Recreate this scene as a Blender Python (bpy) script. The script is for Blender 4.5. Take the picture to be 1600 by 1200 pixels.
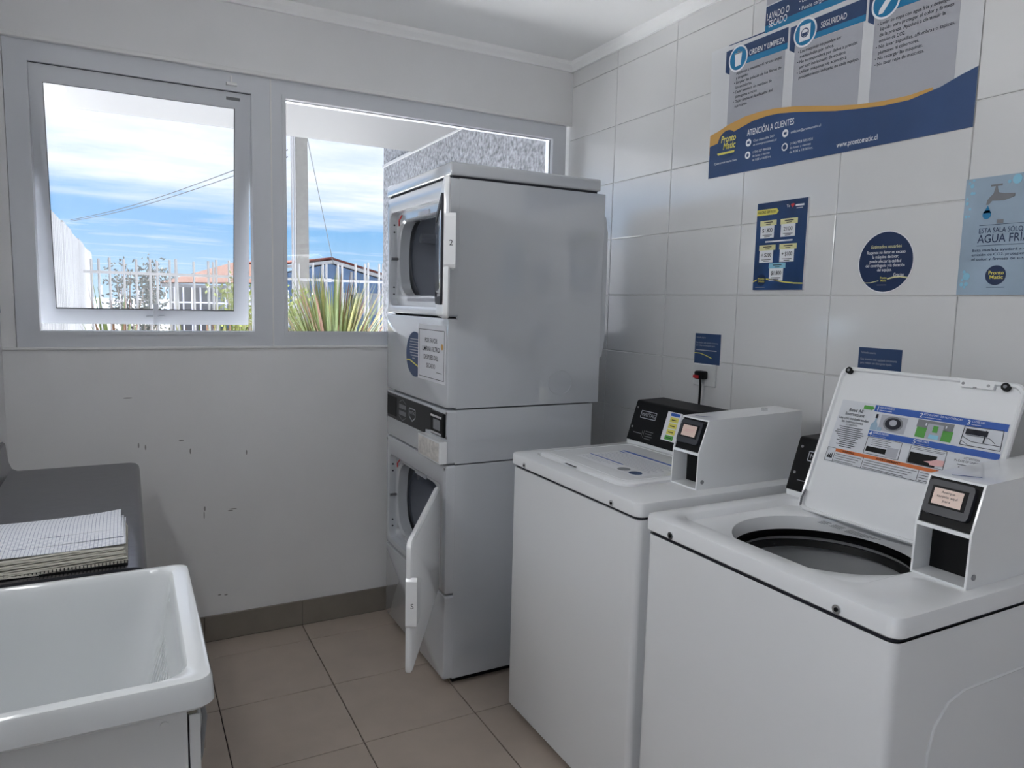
import bpy, bmesh, math, random
from mathutils import Vector, Matrix
random.seed(7)
scene = bpy.context.scene
for o in list(bpy.data.objects): bpy.data.objects.remove(o)
C = scene.collection

# ------------------------------------------------------------------ camera
YAW, PIT, ROL, FPX = 0.4920, 0.1121, 0.0248, 1121.69
fw = Vector((math.sin(YAW)*math.cos(PIT), math.cos(YAW)*math.cos(PIT), -math.sin(PIT)))
rt = Vector((math.cos(YAW), -math.sin(YAW), 0)); up = rt.cross(fw)
r2 = rt*math.cos(ROL)+up*math.sin(ROL); u2 = up*math.cos(ROL)-rt*math.sin(ROL)
cd = bpy.data.cameras.new('camera'); cam = bpy.data.objects.new('camera', cd); C.objects.link(cam)
cd.sensor_width = 36.0; cd.lens = FPX/1600*36.0; cd.clip_start = 0.02; cd.clip_end = 3000
m = Matrix((r2, u2, -fw)).transposed().to_4x4(); m.translation = Vector((-1.976, -3.145, 1.454))
cam.matrix_world = m; scene.camera = cam

# ------------------------------------------------------------------ light
SKY, SUN, FILL, EXPO = 0.85, 33.0, 12.8, 0.50
vs = scene.view_settings
vs.view_transform = 'Standard'; vs.look = 'None'; vs.gamma = 1.0; vs.use_curve_mapping = False
vs.exposure = EXPO
scene.cycles.max_bounces = 16; scene.cycles.diffuse_bounces = 9; scene.cycles.glossy_bounces = 6; scene.cycles.transparent_max_bounces = 12
w = bpy.data.worlds.new('sky'); scene.world = w; w.use_nodes = True
nt = w.node_tree; N = nt.nodes; Lk = nt.links; N.clear()
def nd(t, **k):
    n = N.new(t)
    for a, b in k.items(): setattr(n, a, b)
    return n
def mth(op, a, b=None, c=None, clamp=False):
    n = nd('ShaderNodeMath', operation=op, use_clamp=clamp)
    for i, v in enumerate((a, b, c)):
        if v is None: continue
        if isinstance(v, (int, float)): n.inputs[i].default_value = v
        else: Lk.new(v, n.inputs[i])
    return n.outputs[0]
tc = nd('ShaderNodeTexCoord'); sp = nd('ShaderNodeSeparateXYZ'); Lk.new(tc.outputs['Generated'], sp.inputs[0])
zc = mth('MAXIMUM', sp.outputs[2], 0.015)
cx = mth('DIVIDE', sp.outputs[0], zc); cy = mth('DIVIDE', sp.outputs[1], zc)
cmb = nd('ShaderNodeCombineXYZ'); Lk.new(cx, cmb.inputs[0]); Lk.new(mth('MULTIPLY', cy, 1.3), cmb.inputs[1])
n1 = nd('ShaderNodeTexNoise'); n1.inputs['Scale'].default_value = 1.1; n1.inputs['Detail'].default_value = 7; n1.inputs['Roughness'].default_value = 0.62
Lk.new(cmb.outputs[0], n1.inputs['Vector'])
n2 = nd('ShaderNodeTexNoise'); n2.inputs['Scale'].default_value = 0.42; n2.inputs['Detail'].default_value = 6; n2.inputs['Roughness'].default_value = 0.6
Lk.new(cmb.outputs[0], n2.inputs['Vector'])
# cloud deck: thick overhead, breaking up into blue towards the horizon
el = mth('ADD', sp.outputs[2], mth('MULTIPLY', sp.outputs[0], 0.07))
edge = mth('ADD', mth('MULTIPLY', mth('SUBTRACT', el, 0.118), 20.0), mth('MULTIPLY', mth('SUBTRACT', n2.outputs[0], 0.5), 2.2))
deck = mth('ADD', edge, 0.35, clamp=True)
wisp = mth('MULTIPLY', mth('SUBTRACT', n2.outputs[0], 0.52), 4.0, clamp=True)
mask = mth('MAXIMUM', mth('MULTIPLY', deck, mth('ADD', mth('MULTIPLY', n1.outputs[0], 1.1), 0.22, clamp=True)), mth('MULTIPLY', wisp, 0.5), clamp=True)
rmp = nd('ShaderNodeValToRGB'); Lk.new(mth('MULTIPLY', sp.outputs[2], 4.0, clamp=True), rmp.inputs[0])
e = rmp.color_ramp.elements
e[0].position = 0.0; e[0].color = (0.44, 0.64, 0.82, 1)
e[1].position = 0.35; e[1].color = (0.22, 0.47, 0.80, 1)
x = rmp.color_ramp.elements.new(1.0); x.color = (0.16, 0.40, 0.86, 1)
mx = nd('ShaderNodeMix', data_type='RGBA'); Lk.new(mask, mx.inputs[0]); Lk.new(rmp.outputs[0], mx.inputs[6]); mx.inputs[7].default_value = (0.98, 1.0, 1.06, 1)
bg = nd('ShaderNodeBackground'); Lk.new(mx.outputs[2], bg.inputs[0]); bg.inputs[1].default_value = SKY
ow = nd('ShaderNodeOutputWorld'); Lk.new(bg.outputs[0], ow.inputs[0])
sd = bpy.data.lights.new('sun', 'SUN'); sd.energy = SUN; sd.angle = 0.01; sd.color = (1, 0.985, 0.96)
so = bpy.data.objects.new('sun', sd); C.objects.link(so)
so.rotation_euler = Vector((-0.03, -0.50, -0.86)).to_track_quat('-Z', 'Y').to_euler()

# ------------------------------------------------------------------ helpers
def srgb(r, g, b):
    f = lambda c: c/12.92 if c <= 0.04045 else ((c+0.055)/1.055)**2.4
    return tuple(f(v/255) for v in (r, g, b))
def mat(name, col, rough=0.5, metal=0.0, coat=0.0, spec=0.5, noise=None, bump=None, ramp=None):
    """noise=(scale, amount) colour variation; bump=(scale, strength)"""
    m = bpy.data.materials.new(name); m.use_nodes = True
    t = m.node_tree; b = t.nodes['Principled BSDF']
    b.inputs['Base Color'].default_value = (*col, 1); b.inputs['Roughness'].default_value = rough
    b.inputs['Metallic'].default_value = metal; b.inputs['Coat Weight'].default_value = coat
    b.inputs['Coat Roughness'].default_value = 0.06; b.inputs['Specular IOR Level'].default_value = spec
    if noise or bump:
        tcn = t.nodes.new('ShaderNodeTexCoord')
    if noise:
        nz = t.nodes.new('ShaderNodeTexNoise'); nz.inputs['Scale'].default_value = noise[0]; nz.inputs['Detail'].default_value = 6
        t.links.new(tcn.outputs['Object'], nz.inputs['Vector'])
        r = t.nodes.new('ShaderNodeValToRGB'); a = noise[1]
        r.color_ramp.elements[0].position = 0.3; r.color_ramp.elements[1].position = 0.7
        r.color_ramp.elements[0].color = (*[c*(1-a) for c in col], 1); r.color_ramp.elements[1].color = (*[min(1, c*(1+a)) for c in col], 1)
        t.links.new(nz.outputs[0], r.inputs[0]); t.links.new(r.outputs[0], b.inputs['Base Color'])
    if bump:
        nb = t.nodes.new('ShaderNodeTexNoise'); nb.inputs['Scale'].default_value = bump[0]; nb.inputs['Detail'].default_value = 4
        t.links.new(tcn.outputs['Object'], nb.inputs['Vector'])
        bp = t.nodes.new('ShaderNodeBump'); bp.inputs['Strength'].default_value = bump[1]; bp.inputs['Distance'].default_value = 0.01
        t.links.new(nb.outputs[0], bp.inputs['Height']); t.links.new(bp.outputs[0], b.inputs['Normal'])
    return m
def flat(name, rgb, rough=0.6, **k): return mat(name, srgb(*rgb), rough, **k)

def root_loc(p):
    while p.parent: p = p.parent
    return p.location
def obj(name, bm, m, parent=None, loc=None, smooth=False):
    """bmesh in world coordinates -> one mesh object"""
    off = Vector(loc) if loc is not None else (root_loc(parent) if parent else Vector((0, 0, 0)))
    bmesh.ops.translate(bm, verts=bm.verts, vec=-off)
    bmesh.ops.recalc_face_normals(bm, faces=bm.faces)
    me = bpy.data.meshes.new(name); bm.to_mesh(me); bm.free()
    if smooth:
        for p in me.polygons: p.use_smooth = True
        try: me.set_sharp_from_angle(angle=math.radians(38))
        except Exception: pass
    me.materials.append(m)
    o = bpy.data.objects.new(name, me); C.objects.link(o)
    if parent: o.parent = parent
    elif loc is not None: o.location = off
    return o
def tag(o, label, cat, group=None):
    o['label'] = label; o['category'] = cat
    if group: o['group'] = group
    return o
def thing(name, label, cat, loc, group=None):
    o = bpy.data.objects.new(name, None); C.objects.link(o); o.location = loc; o.empty_display_size = 0.1
    return tag(o, label, cat, group)
def struct(name, bm, m, parent=None, smooth=False):
    o = obj(name, bm, m, parent, smooth=smooth)
    if not parent: o['kind'] = 'structure'
    return o
def B(): return bmesh.new()
def box(bm, x0, x1, y0, y1, z0, z1, bev=0.0, seg=2):
    x0, x1 = sorted((x0, x1)); y0, y1 = sorted((y0, y1)); z0, z1 = sorted((z0, z1))
    v = [bm.verts.new(p) for p in ((x0,y0,z0),(x1,y0,z0),(x1,y1,z0),(x0,y1,z0),(x0,y0,z1),(x1,y0,z1),(x1,y1,z1),(x0,y1,z1))]
    fs = [bm.faces.new([v[i] for i in q]) for q in ((0,3,2,1),(4,5,6,7),(0,1,5,4),(1,2,6,5),(2,3,7,6),(3,0,4,7))]
    if bev:
        es = list({e for f in fs for e in f.edges})
        bmesh.ops.bevel(bm, geom=es, offset=bev, segments=seg, profile=0.5, affect='EDGES')
    return bm
def bx(*a, **k): return box(B(), *a, **k)
def prism(bm, pts, d):
    """polygon of 3-D points extruded by vector d"""
    d = Vector(d); a = [bm.verts.new(p) for p in pts]; b = [bm.verts.new(Vector(p)+d) for p in pts]
    bm.faces.new(a); bm.faces.new(list(reversed(b)))
    n = len(pts)
    for i in range(n): bm.faces.new((a[i], b[i], b[(i+1) % n], a[(i+1) % n]))
    return bm
def loft(bm, loops, close=True, cap0=False, cap1=False):
    vl = [[bm.verts.new(p) for p in l] for l in loops]
    n = len(vl[0])
    for a, b in zip(vl, vl[1:]):
        for i in range(n if close else n-1):
            j = (i+1) % n; bm.faces.new((a[i], a[j], b[j], b[i]))
    if cap0: bm.faces.new(vl[0])
    if cap1: bm.faces.new(vl[-1])
    return bm
def tube(bm, path, r, seg=8, cap=True):
    path = [Vector(p) for p in path]; loops = []
    rr = r if isinstance(r, (list, tuple)) else [r]*len(path)
    prev = None
    for i, p in enumerate(path):
        t = (path[min(i+1, len(path)-1)]-path[max(i-1, 0)]).normalized()
        if prev is None:
            a = Vector((0, 0, 1)) if abs(t.z) < 0.9 else Vector((1, 0, 0)); prev = t.cross(a).normalized()
        n = (prev-t*prev.dot(t)).normalized(); prev = n; b = t.cross(n)
        loops.append([p+(n*math.cos(2*math.pi*k/seg)+b*math.sin(2*math.pi*k/seg))*rr[i] for k in range(seg)])
    return loft(bm, loops, cap0=cap, cap1=cap)
def rrect(cu, cv, hu, hv, r, n=64):
    """rounded rectangle, n points from the middle of the +u side; every corner gets the same share so loops match up"""
    na = max(3, n//12); ns = n//4-na; r = min(r, hu, hv); out = []
    arc = [((hu-r)+r*math.cos(math.pi/2*k/(na-1)), (hv-r)+r*math.sin(math.pi/2*k/(na-1))) for k in range(na)]
    def quad(hu_, hv_, rot):
        a = [((hu_-r)+r*math.cos(math.pi/2*k/(na-1)), (hv_-r)+r*math.sin(math.pi/2*k/(na-1))) for k in range(na)]
        h1 = ns//2; h2 = ns-h1
        p = [(hu_, (hv_-r)*k/h1) for k in range(h1)]+a+[((hu_-r)*(1-(k+1)/(h2+0.0)), hv_) for k in range(h2-1)] if h2 > 1 else [(hu_, (hv_-r)*k/h1) for k in range(h1)]+a
        c, s_ = ((1, 0), (0, 1), (-1, 0), (0, -1))[rot]
        return [(x*c-y*s_, x*s_+y*c) for x, y in p]
    for k in range(4): out += quad(hu if k % 2 == 0 else hv, hv if k % 2 == 0 else hu, k)
    return [(cu+x, cv+y) for x, y in out]
def nrr(n):
    return len(rrect(0, 0, 1, 1, .1, n))
class Plane:
    """2-D drawing plane: point = o + u*U + v*V, lifted along n"""
    def __init__(s, o, U, V):
        s.o = Vector(o); s.U = Vector(U).normalized(); s.V = Vector(V).normalized(); s.n = s.U.cross(s.V)
    def p(s, u, v, h=0.0): return s.o+s.U*u+s.V*v+s.n*h
    def poly(s, bm, pts, h=0.0, t=0.0004): return prism(bm, [s.p(u, v, h) for u, v in pts], s.n*t)
    def rect(s, bm, u0, u1, v0, v1, h=0.0, t=0.0004): return s.poly(bm, ((u0, v0), (u1, v0), (u1, v1), (u0, v1)), h, t)
    def disc(s, bm, u, v, ru, rv=None, h=0.0, t=0.0004, n=40):
        rv = rv or ru
        return s.poly(bm, [(u+ru*math.cos(2*math.pi*k/n), v+rv*math.sin(2*math.pi*k/n)) for k in range(n)], h, t)
    def line(s, bm, pts, wd, h=0.0, t=0.0003):
        for (a, b), (c, d) in zip(pts, pts[1:]):
            L = math.hypot(c-a, d-b) or 1e-9; ox, oy = -(d-b)/L*wd/2, (c-a)/L*wd/2
            s.poly(bm, ((a+ox, b+oy), (c+ox, d+oy), (c-ox, d-oy), (a-ox, b-oy)), h, t)
        return bm
    def text(s, parent, body, u, v, size, m, h=0.0009, align='LEFT', bold=0.0, width=None, shear=0.0, name='lettering', space=1.0):
        """flat lettering; size = cap height; width squeezes the longest line to that length"""
        cu = bpy.data.curves.new(name, 'FONT'); cu.body = body; cu.size = size/0.69; cu.align_x = align; cu.offset = bold*size; cu.shear = shear
        cu.space_line = space; cu.resolution_u = 3
        to = bpy.data.objects.new(name, cu); C.objects.link(to)
        dg = bpy.context.evaluated_depsgraph_get(); me = bpy.data.meshes.new_from_object(to.evaluated_get(dg))
        bpy.data.objects.remove(to); bpy.data.curves.remove(cu)
        xs = [q.co.x for q in me.vertices]; k = 1.0
        if width and xs and max(xs) > min(xs): k = width/(max(xs)-min(xs))
        org = root_loc(parent)
        for q in me.vertices: q.co = s.p(u+q.co.x*k, v+q.co.y, h)-org
        me.name = name; me.materials.clear(); me.materials.append(m)
        o = bpy.data.objects.new(name, me); C.objects.link(o); o.parent = parent
        return o

# ------------------------------------------------------------------ materials
M = {}
M['wall'] = mat('wall_paint', (0.77, 0.77, 0.775), 0.55, noise=(2.5, 0.03), bump=(60, 0.03))
M['ceil'] = mat('ceiling_paint', (0.94, 0.94, 0.935), 0.7)
M['trim'] = mat('trim_white', (0.78, 0.78, 0.78), 0.4)
M['tile'] = mat('glazed_tile', (0.75, 0.75, 0.75), 0.16, coat=1.0, noise=(3, 0.015), bump=(5, 0.02))
M['grout'] = mat('tile_grout', (0.74, 0.74, 0.73), 0.9)
M['ftile'] = mat('floor_tile', srgb(176, 163, 151), 0.42, noise=(9, 0.05), bump=(120, 0.02))
M['fgrout'] = mat('floor_grout', srgb(70, 62, 56), 0.9)
M['skirt'] = mat('skirting_tile', srgb(132, 125, 116), 0.4, noise=(10, 0.06))
M['pvc'] = mat('white_upvc', (0.66, 0.68, 0.72), 0.32)
M['gasket'] = flat('dark_gasket', (38, 38, 46), 0.7)
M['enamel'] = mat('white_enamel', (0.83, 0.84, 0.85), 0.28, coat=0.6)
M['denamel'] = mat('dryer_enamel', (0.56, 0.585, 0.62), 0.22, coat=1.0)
M['tile'].node_tree.nodes['Principled BSDF'].inputs['Coat IOR'].default_value = 1.85
M['tile'].node_tree.nodes['Principled BSDF'].inputs['Coat Roughness'].default_value = 0.16
M['enamel'].node_tree.nodes['Principled BSDF'].inputs['Coat IOR'].default_value = 1.7
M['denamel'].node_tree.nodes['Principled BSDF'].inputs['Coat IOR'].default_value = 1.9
M['drum'] = mat('drum_metal', srgb(150, 155, 166), 0.35, metal=0.25)
M['drumback'] = mat('drum_back_plate', srgb(120, 132, 146), 0.4, metal=0.25)
M['black'] = flat('black_plastic', (9, 9, 11), 0.5, spec=0.25)
M['blackg'] = flat('black_overlay', (14, 16, 22), 0.35, spec=0.3)
M['steel'] = mat('brushed_steel', (0.15, 0.15, 0.172), 0.24, metal=1.0, bump=(25, 0.05))
M['chrome'] = mat('chrome', (0.75, 0.75, 0.76), 0.12, metal=1.0)
M['zinc'] = mat('zinc_screw', (0.35, 0.35, 0.36), 0.35, metal=1.0)
M['ceramic'] = mat('white_ceramic', (0.68, 0.70, 0.71), 0.10, coat=0.5)
M['melamine'] = mat('white_melamine', (0.70, 0.71, 0.71), 0.4)
M['paper'] = flat('white_paper', (232, 232, 236), 0.8)
M['oldpaper'] = flat('aged_paper', (196, 193, 184), 0.85)
M['ink'] = flat('dark_ink', (40, 42, 50), 0.8)
M['white'] = flat('print_white', (238, 240, 244), 0.5)
M['navy'] = flat('print_navy', (44, 70, 112), 0.4)
M['navy2'] = flat('print_deep_navy', (18, 44, 86), 0.4)
M['teal'] = flat('print_teal', (24, 126, 176), 0.4)
M['gold'] = flat('print_gold', (212, 164, 88), 0.45)
M['yellow'] = flat('print_yellow', (232, 222, 110), 0.45)
M['greyp'] = flat('print_grey', (176, 178, 186), 0.5)
M['blueband'] = flat('print_blue_band', (46, 92, 176), 0.5)
M['orange'] = flat('print_orange', (214, 112, 52), 0.5)
M['green'] = flat('print_green', (84, 160, 66), 0.5)
M['lightblue'] = flat('print_pale_blue', (150, 176, 196), 0.4)
M['cream'] = flat('print_cream', (226, 222, 168), 0.5)
M['cyanp'] = flat('print_cyan', (142, 200, 222), 0.5)
M['red'] = flat('print_red', (196, 46, 50), 0.45)
M['skin'] = flat('print_skin', (226, 178, 176), 0.6)
M['midgrey'] = flat('print_mid_grey', (128, 130, 134), 0.6)
M['pen'] = flat('blue_pen', (40, 60, 120), 0.7)
M['screen'] = flat('reader_screen', (226, 200, 186), 0.3)
def glass(name, haze):
    m = bpy.data.materials.new(name); m.use_nodes = True; t = m.node_tree; t.nodes.clear()
    o = t.nodes.new('ShaderNodeOutputMaterial'); tr = t.nodes.new('ShaderNodeBsdfTransparent'); gl = t.nodes.new('ShaderNodeBsdfGlossy')
    df = t.nodes.new('ShaderNodeBsdfTranslucent'); gl.inputs['Roughness'].default_value = 0.0; df.inputs[0].default_value = (0.9, 0.93, 0.97, 1)
    fr = t.nodes.new('ShaderNodeFresnel'); fr.inputs[0].default_value = 1.3
    m1 = t.nodes.new('ShaderNodeMixShader'); m1.inputs[0].default_value = haze
    t.links.new(tr.outputs[0], m1.inputs[1]); t.links.new(df.outputs[0], m1.inputs[2])
    m2 = t.nodes.new('ShaderNodeMixShader'); t.links.new(fr.outputs[0], m2.inputs[0]); t.links.new(m1.outputs[0], m2.inputs[1]); t.links.new(gl.outputs[0], m2.inputs[2])
    t.links.new(m2.outputs[0], o.inputs[0]); return m
M['glass'] = glass('window_glass', 0.008); M['glass2'] = glass('dusty_glass', 0.045)

# ------------------------------------------------------------------ room shell
XL, YR, ZC = -2.38, -4.15, 2.63
floor = struct('floor', bx(XL-.1, .1, YR-.1, .12, -.12, -.004), M['fgrout'])
fx, fy, fs = -1.329, -.163, .4032
for i in range(-3, 4):
    for j in range(-1, 11):
        x0, x1 = max(fx+i*fs, XL), min(fx+(i+1)*fs, 0); y1, y0 = min(fy-j*fs, 0), max(fy-(j+1)*fs, YR)
        if x1-x0 < .02 or y1-y0 < .02: continue
        g = .0016
        obj('tile', bx(x0+g, x1-g, y0+g, y1-g, -.006, 0, bev=.0012, seg=1), M['ftile'], floor)
ceiling = struct('ceiling', bx(XL-.1, .1, YR-.1, .12, ZC, ZC+.12), M['ceil'])
wr = struct('wall_right', bx(.0055, .12, YR, .12, 0, ZC), M['grout'])
yj = [0.0]+[-.388-.4*k for k in range(11)]; yj = [y for y in yj if y > YR]+[YR]
zj = [0]+[1.503+.2535*k for k in range(-5, 5)]+[ZC]
for a, b in zip(yj, yj[1:]):
    for c, d in zip(zj, zj[1:]):
        g = .0014
        obj('tile', bx(0, .012, b+g, a-g, c+g, d-g, bev=.002, seg=2), M['tile'], wr)
# left wall; unseen doorway beside the camera, added to let skylight in
wl = B(); box(wl, XL-.12, XL, -2.95, .12, 0, ZC); box(wl, XL-.12, XL, YR, -3.85, 0, ZC); box(wl, XL-.12, XL, -3.85, -2.95, 2.1, ZC)
struct('wall_left', wl, M['wall'])
df = B(); box(df, XL-.13, XL+.012, -2.96, -2.90, 0, 2.15); box(df, XL-.13, XL+.012, -3.90, -3.84, 0, 2.15); box(df, XL-.13, XL+.012, -3.90, -2.90, 2.09, 2.15)
struct('added_door_1', df, M['trim'])
struct('wall_rear', bx(XL-.12, .12, YR-.12, YR, 0, ZC), M['wall'])
# back wall: band above, apron below, strip on the left
ZS, ZH = 1.246, 2.340
wbk = B()
box(wbk, XL, .008, 0, .12, 0, ZS); box(wbk, XL, .008, -.018, .12, ZH, ZC); box(wbk, XL, -2.336, 0, .12, ZS, ZH)
wb = struct('wall_back', wbk, M['wall'])
tr = B(); box(tr, XL, 0, -.024, 0, ZH-.008, ZH+.008, bev=.003); struct('trim_1', tr, M['trim'])
tr = B(); box(tr, XL, -.01, -.008, .03, ZS-.006, ZS+.004, bev=.002); struct('trim_2', tr, M['trim'])
# crown moulding
cb = B()
prof = [(0, 0), (.012, 0), (.016, .010), (.030, .026), (.034, .042), (0, .042)]
prism(cb, [(XL, -.018-a, ZC-.042+b) for a, b in prof], (-XL, 0, 0)); struct('trim_3', cb, M['ceil'])
cb = B(); prism(cb, [(-a, YR, ZC-.042+b) for a, b in prof], (0, -YR-.018, 0)); struct('trim_4', cb, M['ceil'])
bb = struct('baseboard_back', bx(XL, -.008, -.008, 0, 0, .110), M['fgrout'])
for i in range(-3, 4):
    x0, x1 = max(fx+i*fs, XL), min(fx+(i+1)*fs, -.01)
    if x1-x0 > .02: obj('tile', bx(x0+.001, x1-.001, -.011, -.001, .002, .113, bev=.0015, seg=1), M['skirt'], bb)
# scuffs and smears on the painted wall
pw = Plane((0, 0, 0), (1, 0, 0), (0, 0, 1))
sb = B()
for (x, z, a, b) in ((-1.768,.823,.004,.022),(-1.552,.802,.004,.020),(-1.719,.577,.005,.018),(-1.722,.55,.002,.03),(-1.61,.564,.03,.002),(-1.62,.558,.02,.002),(-1.669,.197,.012,.004),(-1.644,.193,.012,.004),(-1.954,.86,.003,.02),(-1.93,.85,.003,.02),(-1.80,.87,.018,.003),(-1.986,1.05,.03,.002)):
    pw.disc(sb, x, z, a/2+.001, b/2+.001, 0, .0003, 10)
obj('scuff_marks', sb, flat('scuff', (150, 150, 148), 0.8), wb)

# ------------------------------------------------------------------ windows
def ring(bm, outer, inner, y0, y1):
    """rectangular frame between outer and inner (x0,x1,z0,z1), front y0, back y1"""
    def L(q, y): return [(q[0], y, q[2]), (q[1], y, q[2]), (q[1], y, q[3]), (q[0], y, q[3])]
    return loft(bm, [L(outer, y0), L(inner, y0), L(inner, y1), L(outer, y1), L(outer, y0)])
w1 = struct('window_1', ring(B(), (-2.334, -1.438, ZS+.003, ZH), (-2.262, -1.512, 1.310, 2.262), -.002, .065), M['pvc'])
bd = ring(B(), (-2.276, -1.498, 1.296, 2.277), (-2.262, -1.512, 1.310, 2.262), -.007, .0); obj('bead', bd, M['pvc'], w1)
# sash hinged at the top, pushed out at the bottom
A = math.radians(9.6); HZ = 2.268
sd_, cd_ = math.sin(A), math.cos(A)
def sash(pt): # local (x, depth, down)
    x, d, s = pt; return Vector((x, .008+s*sd_+d*cd_, HZ-s*cd_+d*sd_))
def sring(bm, o, i, d0, d1):
    def L(q, d): return [sash((q[0], d, q[2])), sash((q[1], d, q[2])), sash((q[1], d, q[3])), sash((q[0], d, q[3]))]
    return loft(bm, [L(o, d0), L(i, d0), L(i, d1), L(o, d1), L(o, d0)])
X0, X1 = -2.280, -1.512; SL = .950
sf = sring(B(), (X0, X1, .008, SL), (X0+.052, X1-.052, .060, SL-.052), 0, .05); sfr = obj('sash_frame', sf, M['pvc'], w1)
sf = sring(B(), (X0+.042, X1-.042, .050, SL-.042), (X0+.060, X1-.060, .068, SL-.060), -.006, .01); obj('glazing_bead', sf, M['pvc'], sfr)
sf = sring(B(), (X0+.058, X1-.058, .066, SL-.058), (X0+.0615, X1-.0615, .0695, SL-.0615), -.002, .012); obj('gasket', sf, M['gasket'], sfr)
sf = sring(B(), (X0-.002, X1+.002, .001, SL+.002), (X0+.002, X1-.002, .006, SL-.002), .02, .036); obj('seal', sf, M['gasket'], sfr)
g = loft(B(), [[sash((X0+.05, .015, .06)), sash((X1-.05, .015, .06)), sash((X1-.05, .015, SL-.05)), sash((X0+.05, .015, SL-.05))],
               [sash((X0+.05, .019, .06)), sash((X1-.05, .019, .06)), sash((X1-.05, .019, SL-.05)), sash((X0+.05, .019, SL-.05))]], cap0=True, cap1=True)
obj('pane', g, M['glass2'], w1)
obj('head_gap', bx(-2.262, -1.512, .006, .03, 2.262, 2.272), M['gasket'], w1)
def sbox(bm, x0, x1, d0, d1, s0, s1):
    P = [(x0,d0,s0),(x1,d0,s0),(x1,d1,s0),(x0,d1,s0)]; Q = [(a,b,s1) for a,b,_ in P]
    return loft(bm, [[sash(p) for p in P], [sash(p) for p in Q]], cap0=True, cap1=True)
hn = obj('latch_handle', sbox(B(), -1.884, -1.866, -.034, -.020, SL-.090, SL-.006), M['pvc'], w1)
hb = B(); sbox(hb, -1.91, -1.842, -.008, 0, SL-.034, SL-.012); sbox(hb, -1.884, -1.866, -.022, -.006, SL-.036, SL-.012); obj('latch_plate', hb, M['pvc'], hn)
mk = B(); sbox(mk, -1.604, -1.552, -.0012, 0, .026, .038); obj('maker_plate', mk, M['midgrey'], w1)
bk = B(); box(bk, -1.606, -1.566, -.020, -.002, 2.281, 2.292, bev=.002); box(bk, -1.590, -1.584, -.016, -.004, 2.292, 2.318); obj('stay_bracket', bk, M['trim'], w1)
w2 = struct('window_2', ring(B(), (-1.436, -.020, ZS+.003, ZH), (-1.378, -.098, 1.310, 2.264), -.002, .065), M['pvc'])
obj('bead', ring(B(), (-1.392, -.084, 1.296, 2.278), (-1.378, -.098, 1.310, 2.264), -.008, 0), M['pvc'], w2)
obj('gasket', ring(B(), (-1.380, -.096, 1.308, 2.266), (-1.3765, -.0995, 1.3115, 2.2625), .020, .030), M['midgrey'], w2)
obj('pane', bx(-1.38, -.09, .025, .029, 1.305, 2.27), M['glass'], w2)
mu = B(); box(mu, -1.4395, -1.4345, -.006, .02, ZS+.006, ZH-.008); obj('mullion_strip', mu, M['trim'], w2)

# ------------------------------------------------------------------ stacked dryer
DX, DR, DL = -.968, -.772, -.085
dry = thing('stacked_dryer', 'tall white stacked tumble dryer with both doors hanging open, under the window', 'dryer', (-.64, -.43, 0))
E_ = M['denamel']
# cabinets: open-fronted shells with a side seam
def shell(name, z0, z1, xb, t=.012):
    b = B(); xf = DX+.035
    box(b, xf, xb, DR, DR+t, z0, z1, bev=.002); box(b, xf, xb, DL-t, DL, z0, z1, bev=.002)
    box(b, xb-t, xb, DR+t, DL-t, z0, z1); box(b, xf, xb-t, DR+t, DL-t, z1-t, z1); box(b, xf, xb-t, DR+t, DL-t, z0, z0+t)
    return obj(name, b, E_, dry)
shell('lower_cabinet', .03, .856, -.33); shell('control_cabinet', .860, 1.061, -.335); shell('upper_cabinet', 1.066, 1.886, -.308)
obj('base_plinth', bx(DX+.05, -.36, DR+.03, DL-.03, 0, .03), M['black'], dry)
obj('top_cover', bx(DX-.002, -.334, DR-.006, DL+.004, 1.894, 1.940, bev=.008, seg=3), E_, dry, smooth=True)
obj('top_gap', bx(DX+.012, -.345, DR+.006, DL-.006, 1.884, 1.895), M['gasket'], dry)
cw = B(); prism(cw, [(-.310, DR+.02, 1.23), (-.285, DR+.02, 1.25), (-.274, DR+.02, 1.32), (-.276, DR+.02, 1.74), (-.288, DR+.02, 1.80), (-.310, DR+.02, 1.815)], (0, .62, 0)); obj('rear_cowl', cw, E_, dry)
em = B(); cyr = [( -.491+.053*math.cos(a*math.pi/20), DR-.0005, 1.150+.048*math.sin(a*math.pi/20)) for a in range(41)]; tube(em, cyr, .0012, 5, cap=False); obj('knockout_ring', em, E_, dry)
yc = (DR+DL)/2
def front_panel(name, z0, z1, holes=None):
    """panel on the front face; with an opening (y0,y1,z0,z1) if given"""
    hu = (DL-DR)/2; zc_, hz = (z0+z1)/2, (z1-z0)/2
    o = lambda x, ins: [(x, yc+u, zc_+v) for u, v in rrect(0, 0, hu-ins, hz-ins, .010, 72)]
    if not holes:
        b = loft(B(), [o(DX+.036, 0), o(DX+.007, 0), o(DX+.002, .002), o(DX, .007)], cap0=True, cap1=True)
        return obj(name, b, E_, dry, smooth=True)
    a0, a1, b0, b1 = holes
    # openings share the panel's angles so the loops line up
    def h(x, ins, r): return [(x, (a0+a1)/2+u, (b0+b1)/2+v) for u, v in rrect(0, 0, (a1-a0)/2-ins, (b1-b0)/2-ins, r, 72)]
    b = loft(B(), [o(DX+.036, 0), o(DX+.007, 0), o(DX+.002, .002), o(DX, .007), h(DX, 0, .03), h(DX+.004, .006, .03), h(DX+.030, .010, .03), h(DX+.036, .010, .03)])
    return obj(name, b, E_, dry, smooth=True)
OP = {'up': (-.713, -.112, 1.425, 1.830), 'lo': (-.722, -.112, .388, .782)}
fp_up = front_panel('upper_front', 1.400, 1.886, OP['up'])
fp_mid = front_panel('middle_front', 1.068, 1.394)
fp_ctl = front_panel('control_front', .862, 1.061)
fp_lo = front_panel('lower_front', .366, .857, OP['lo'])
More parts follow.
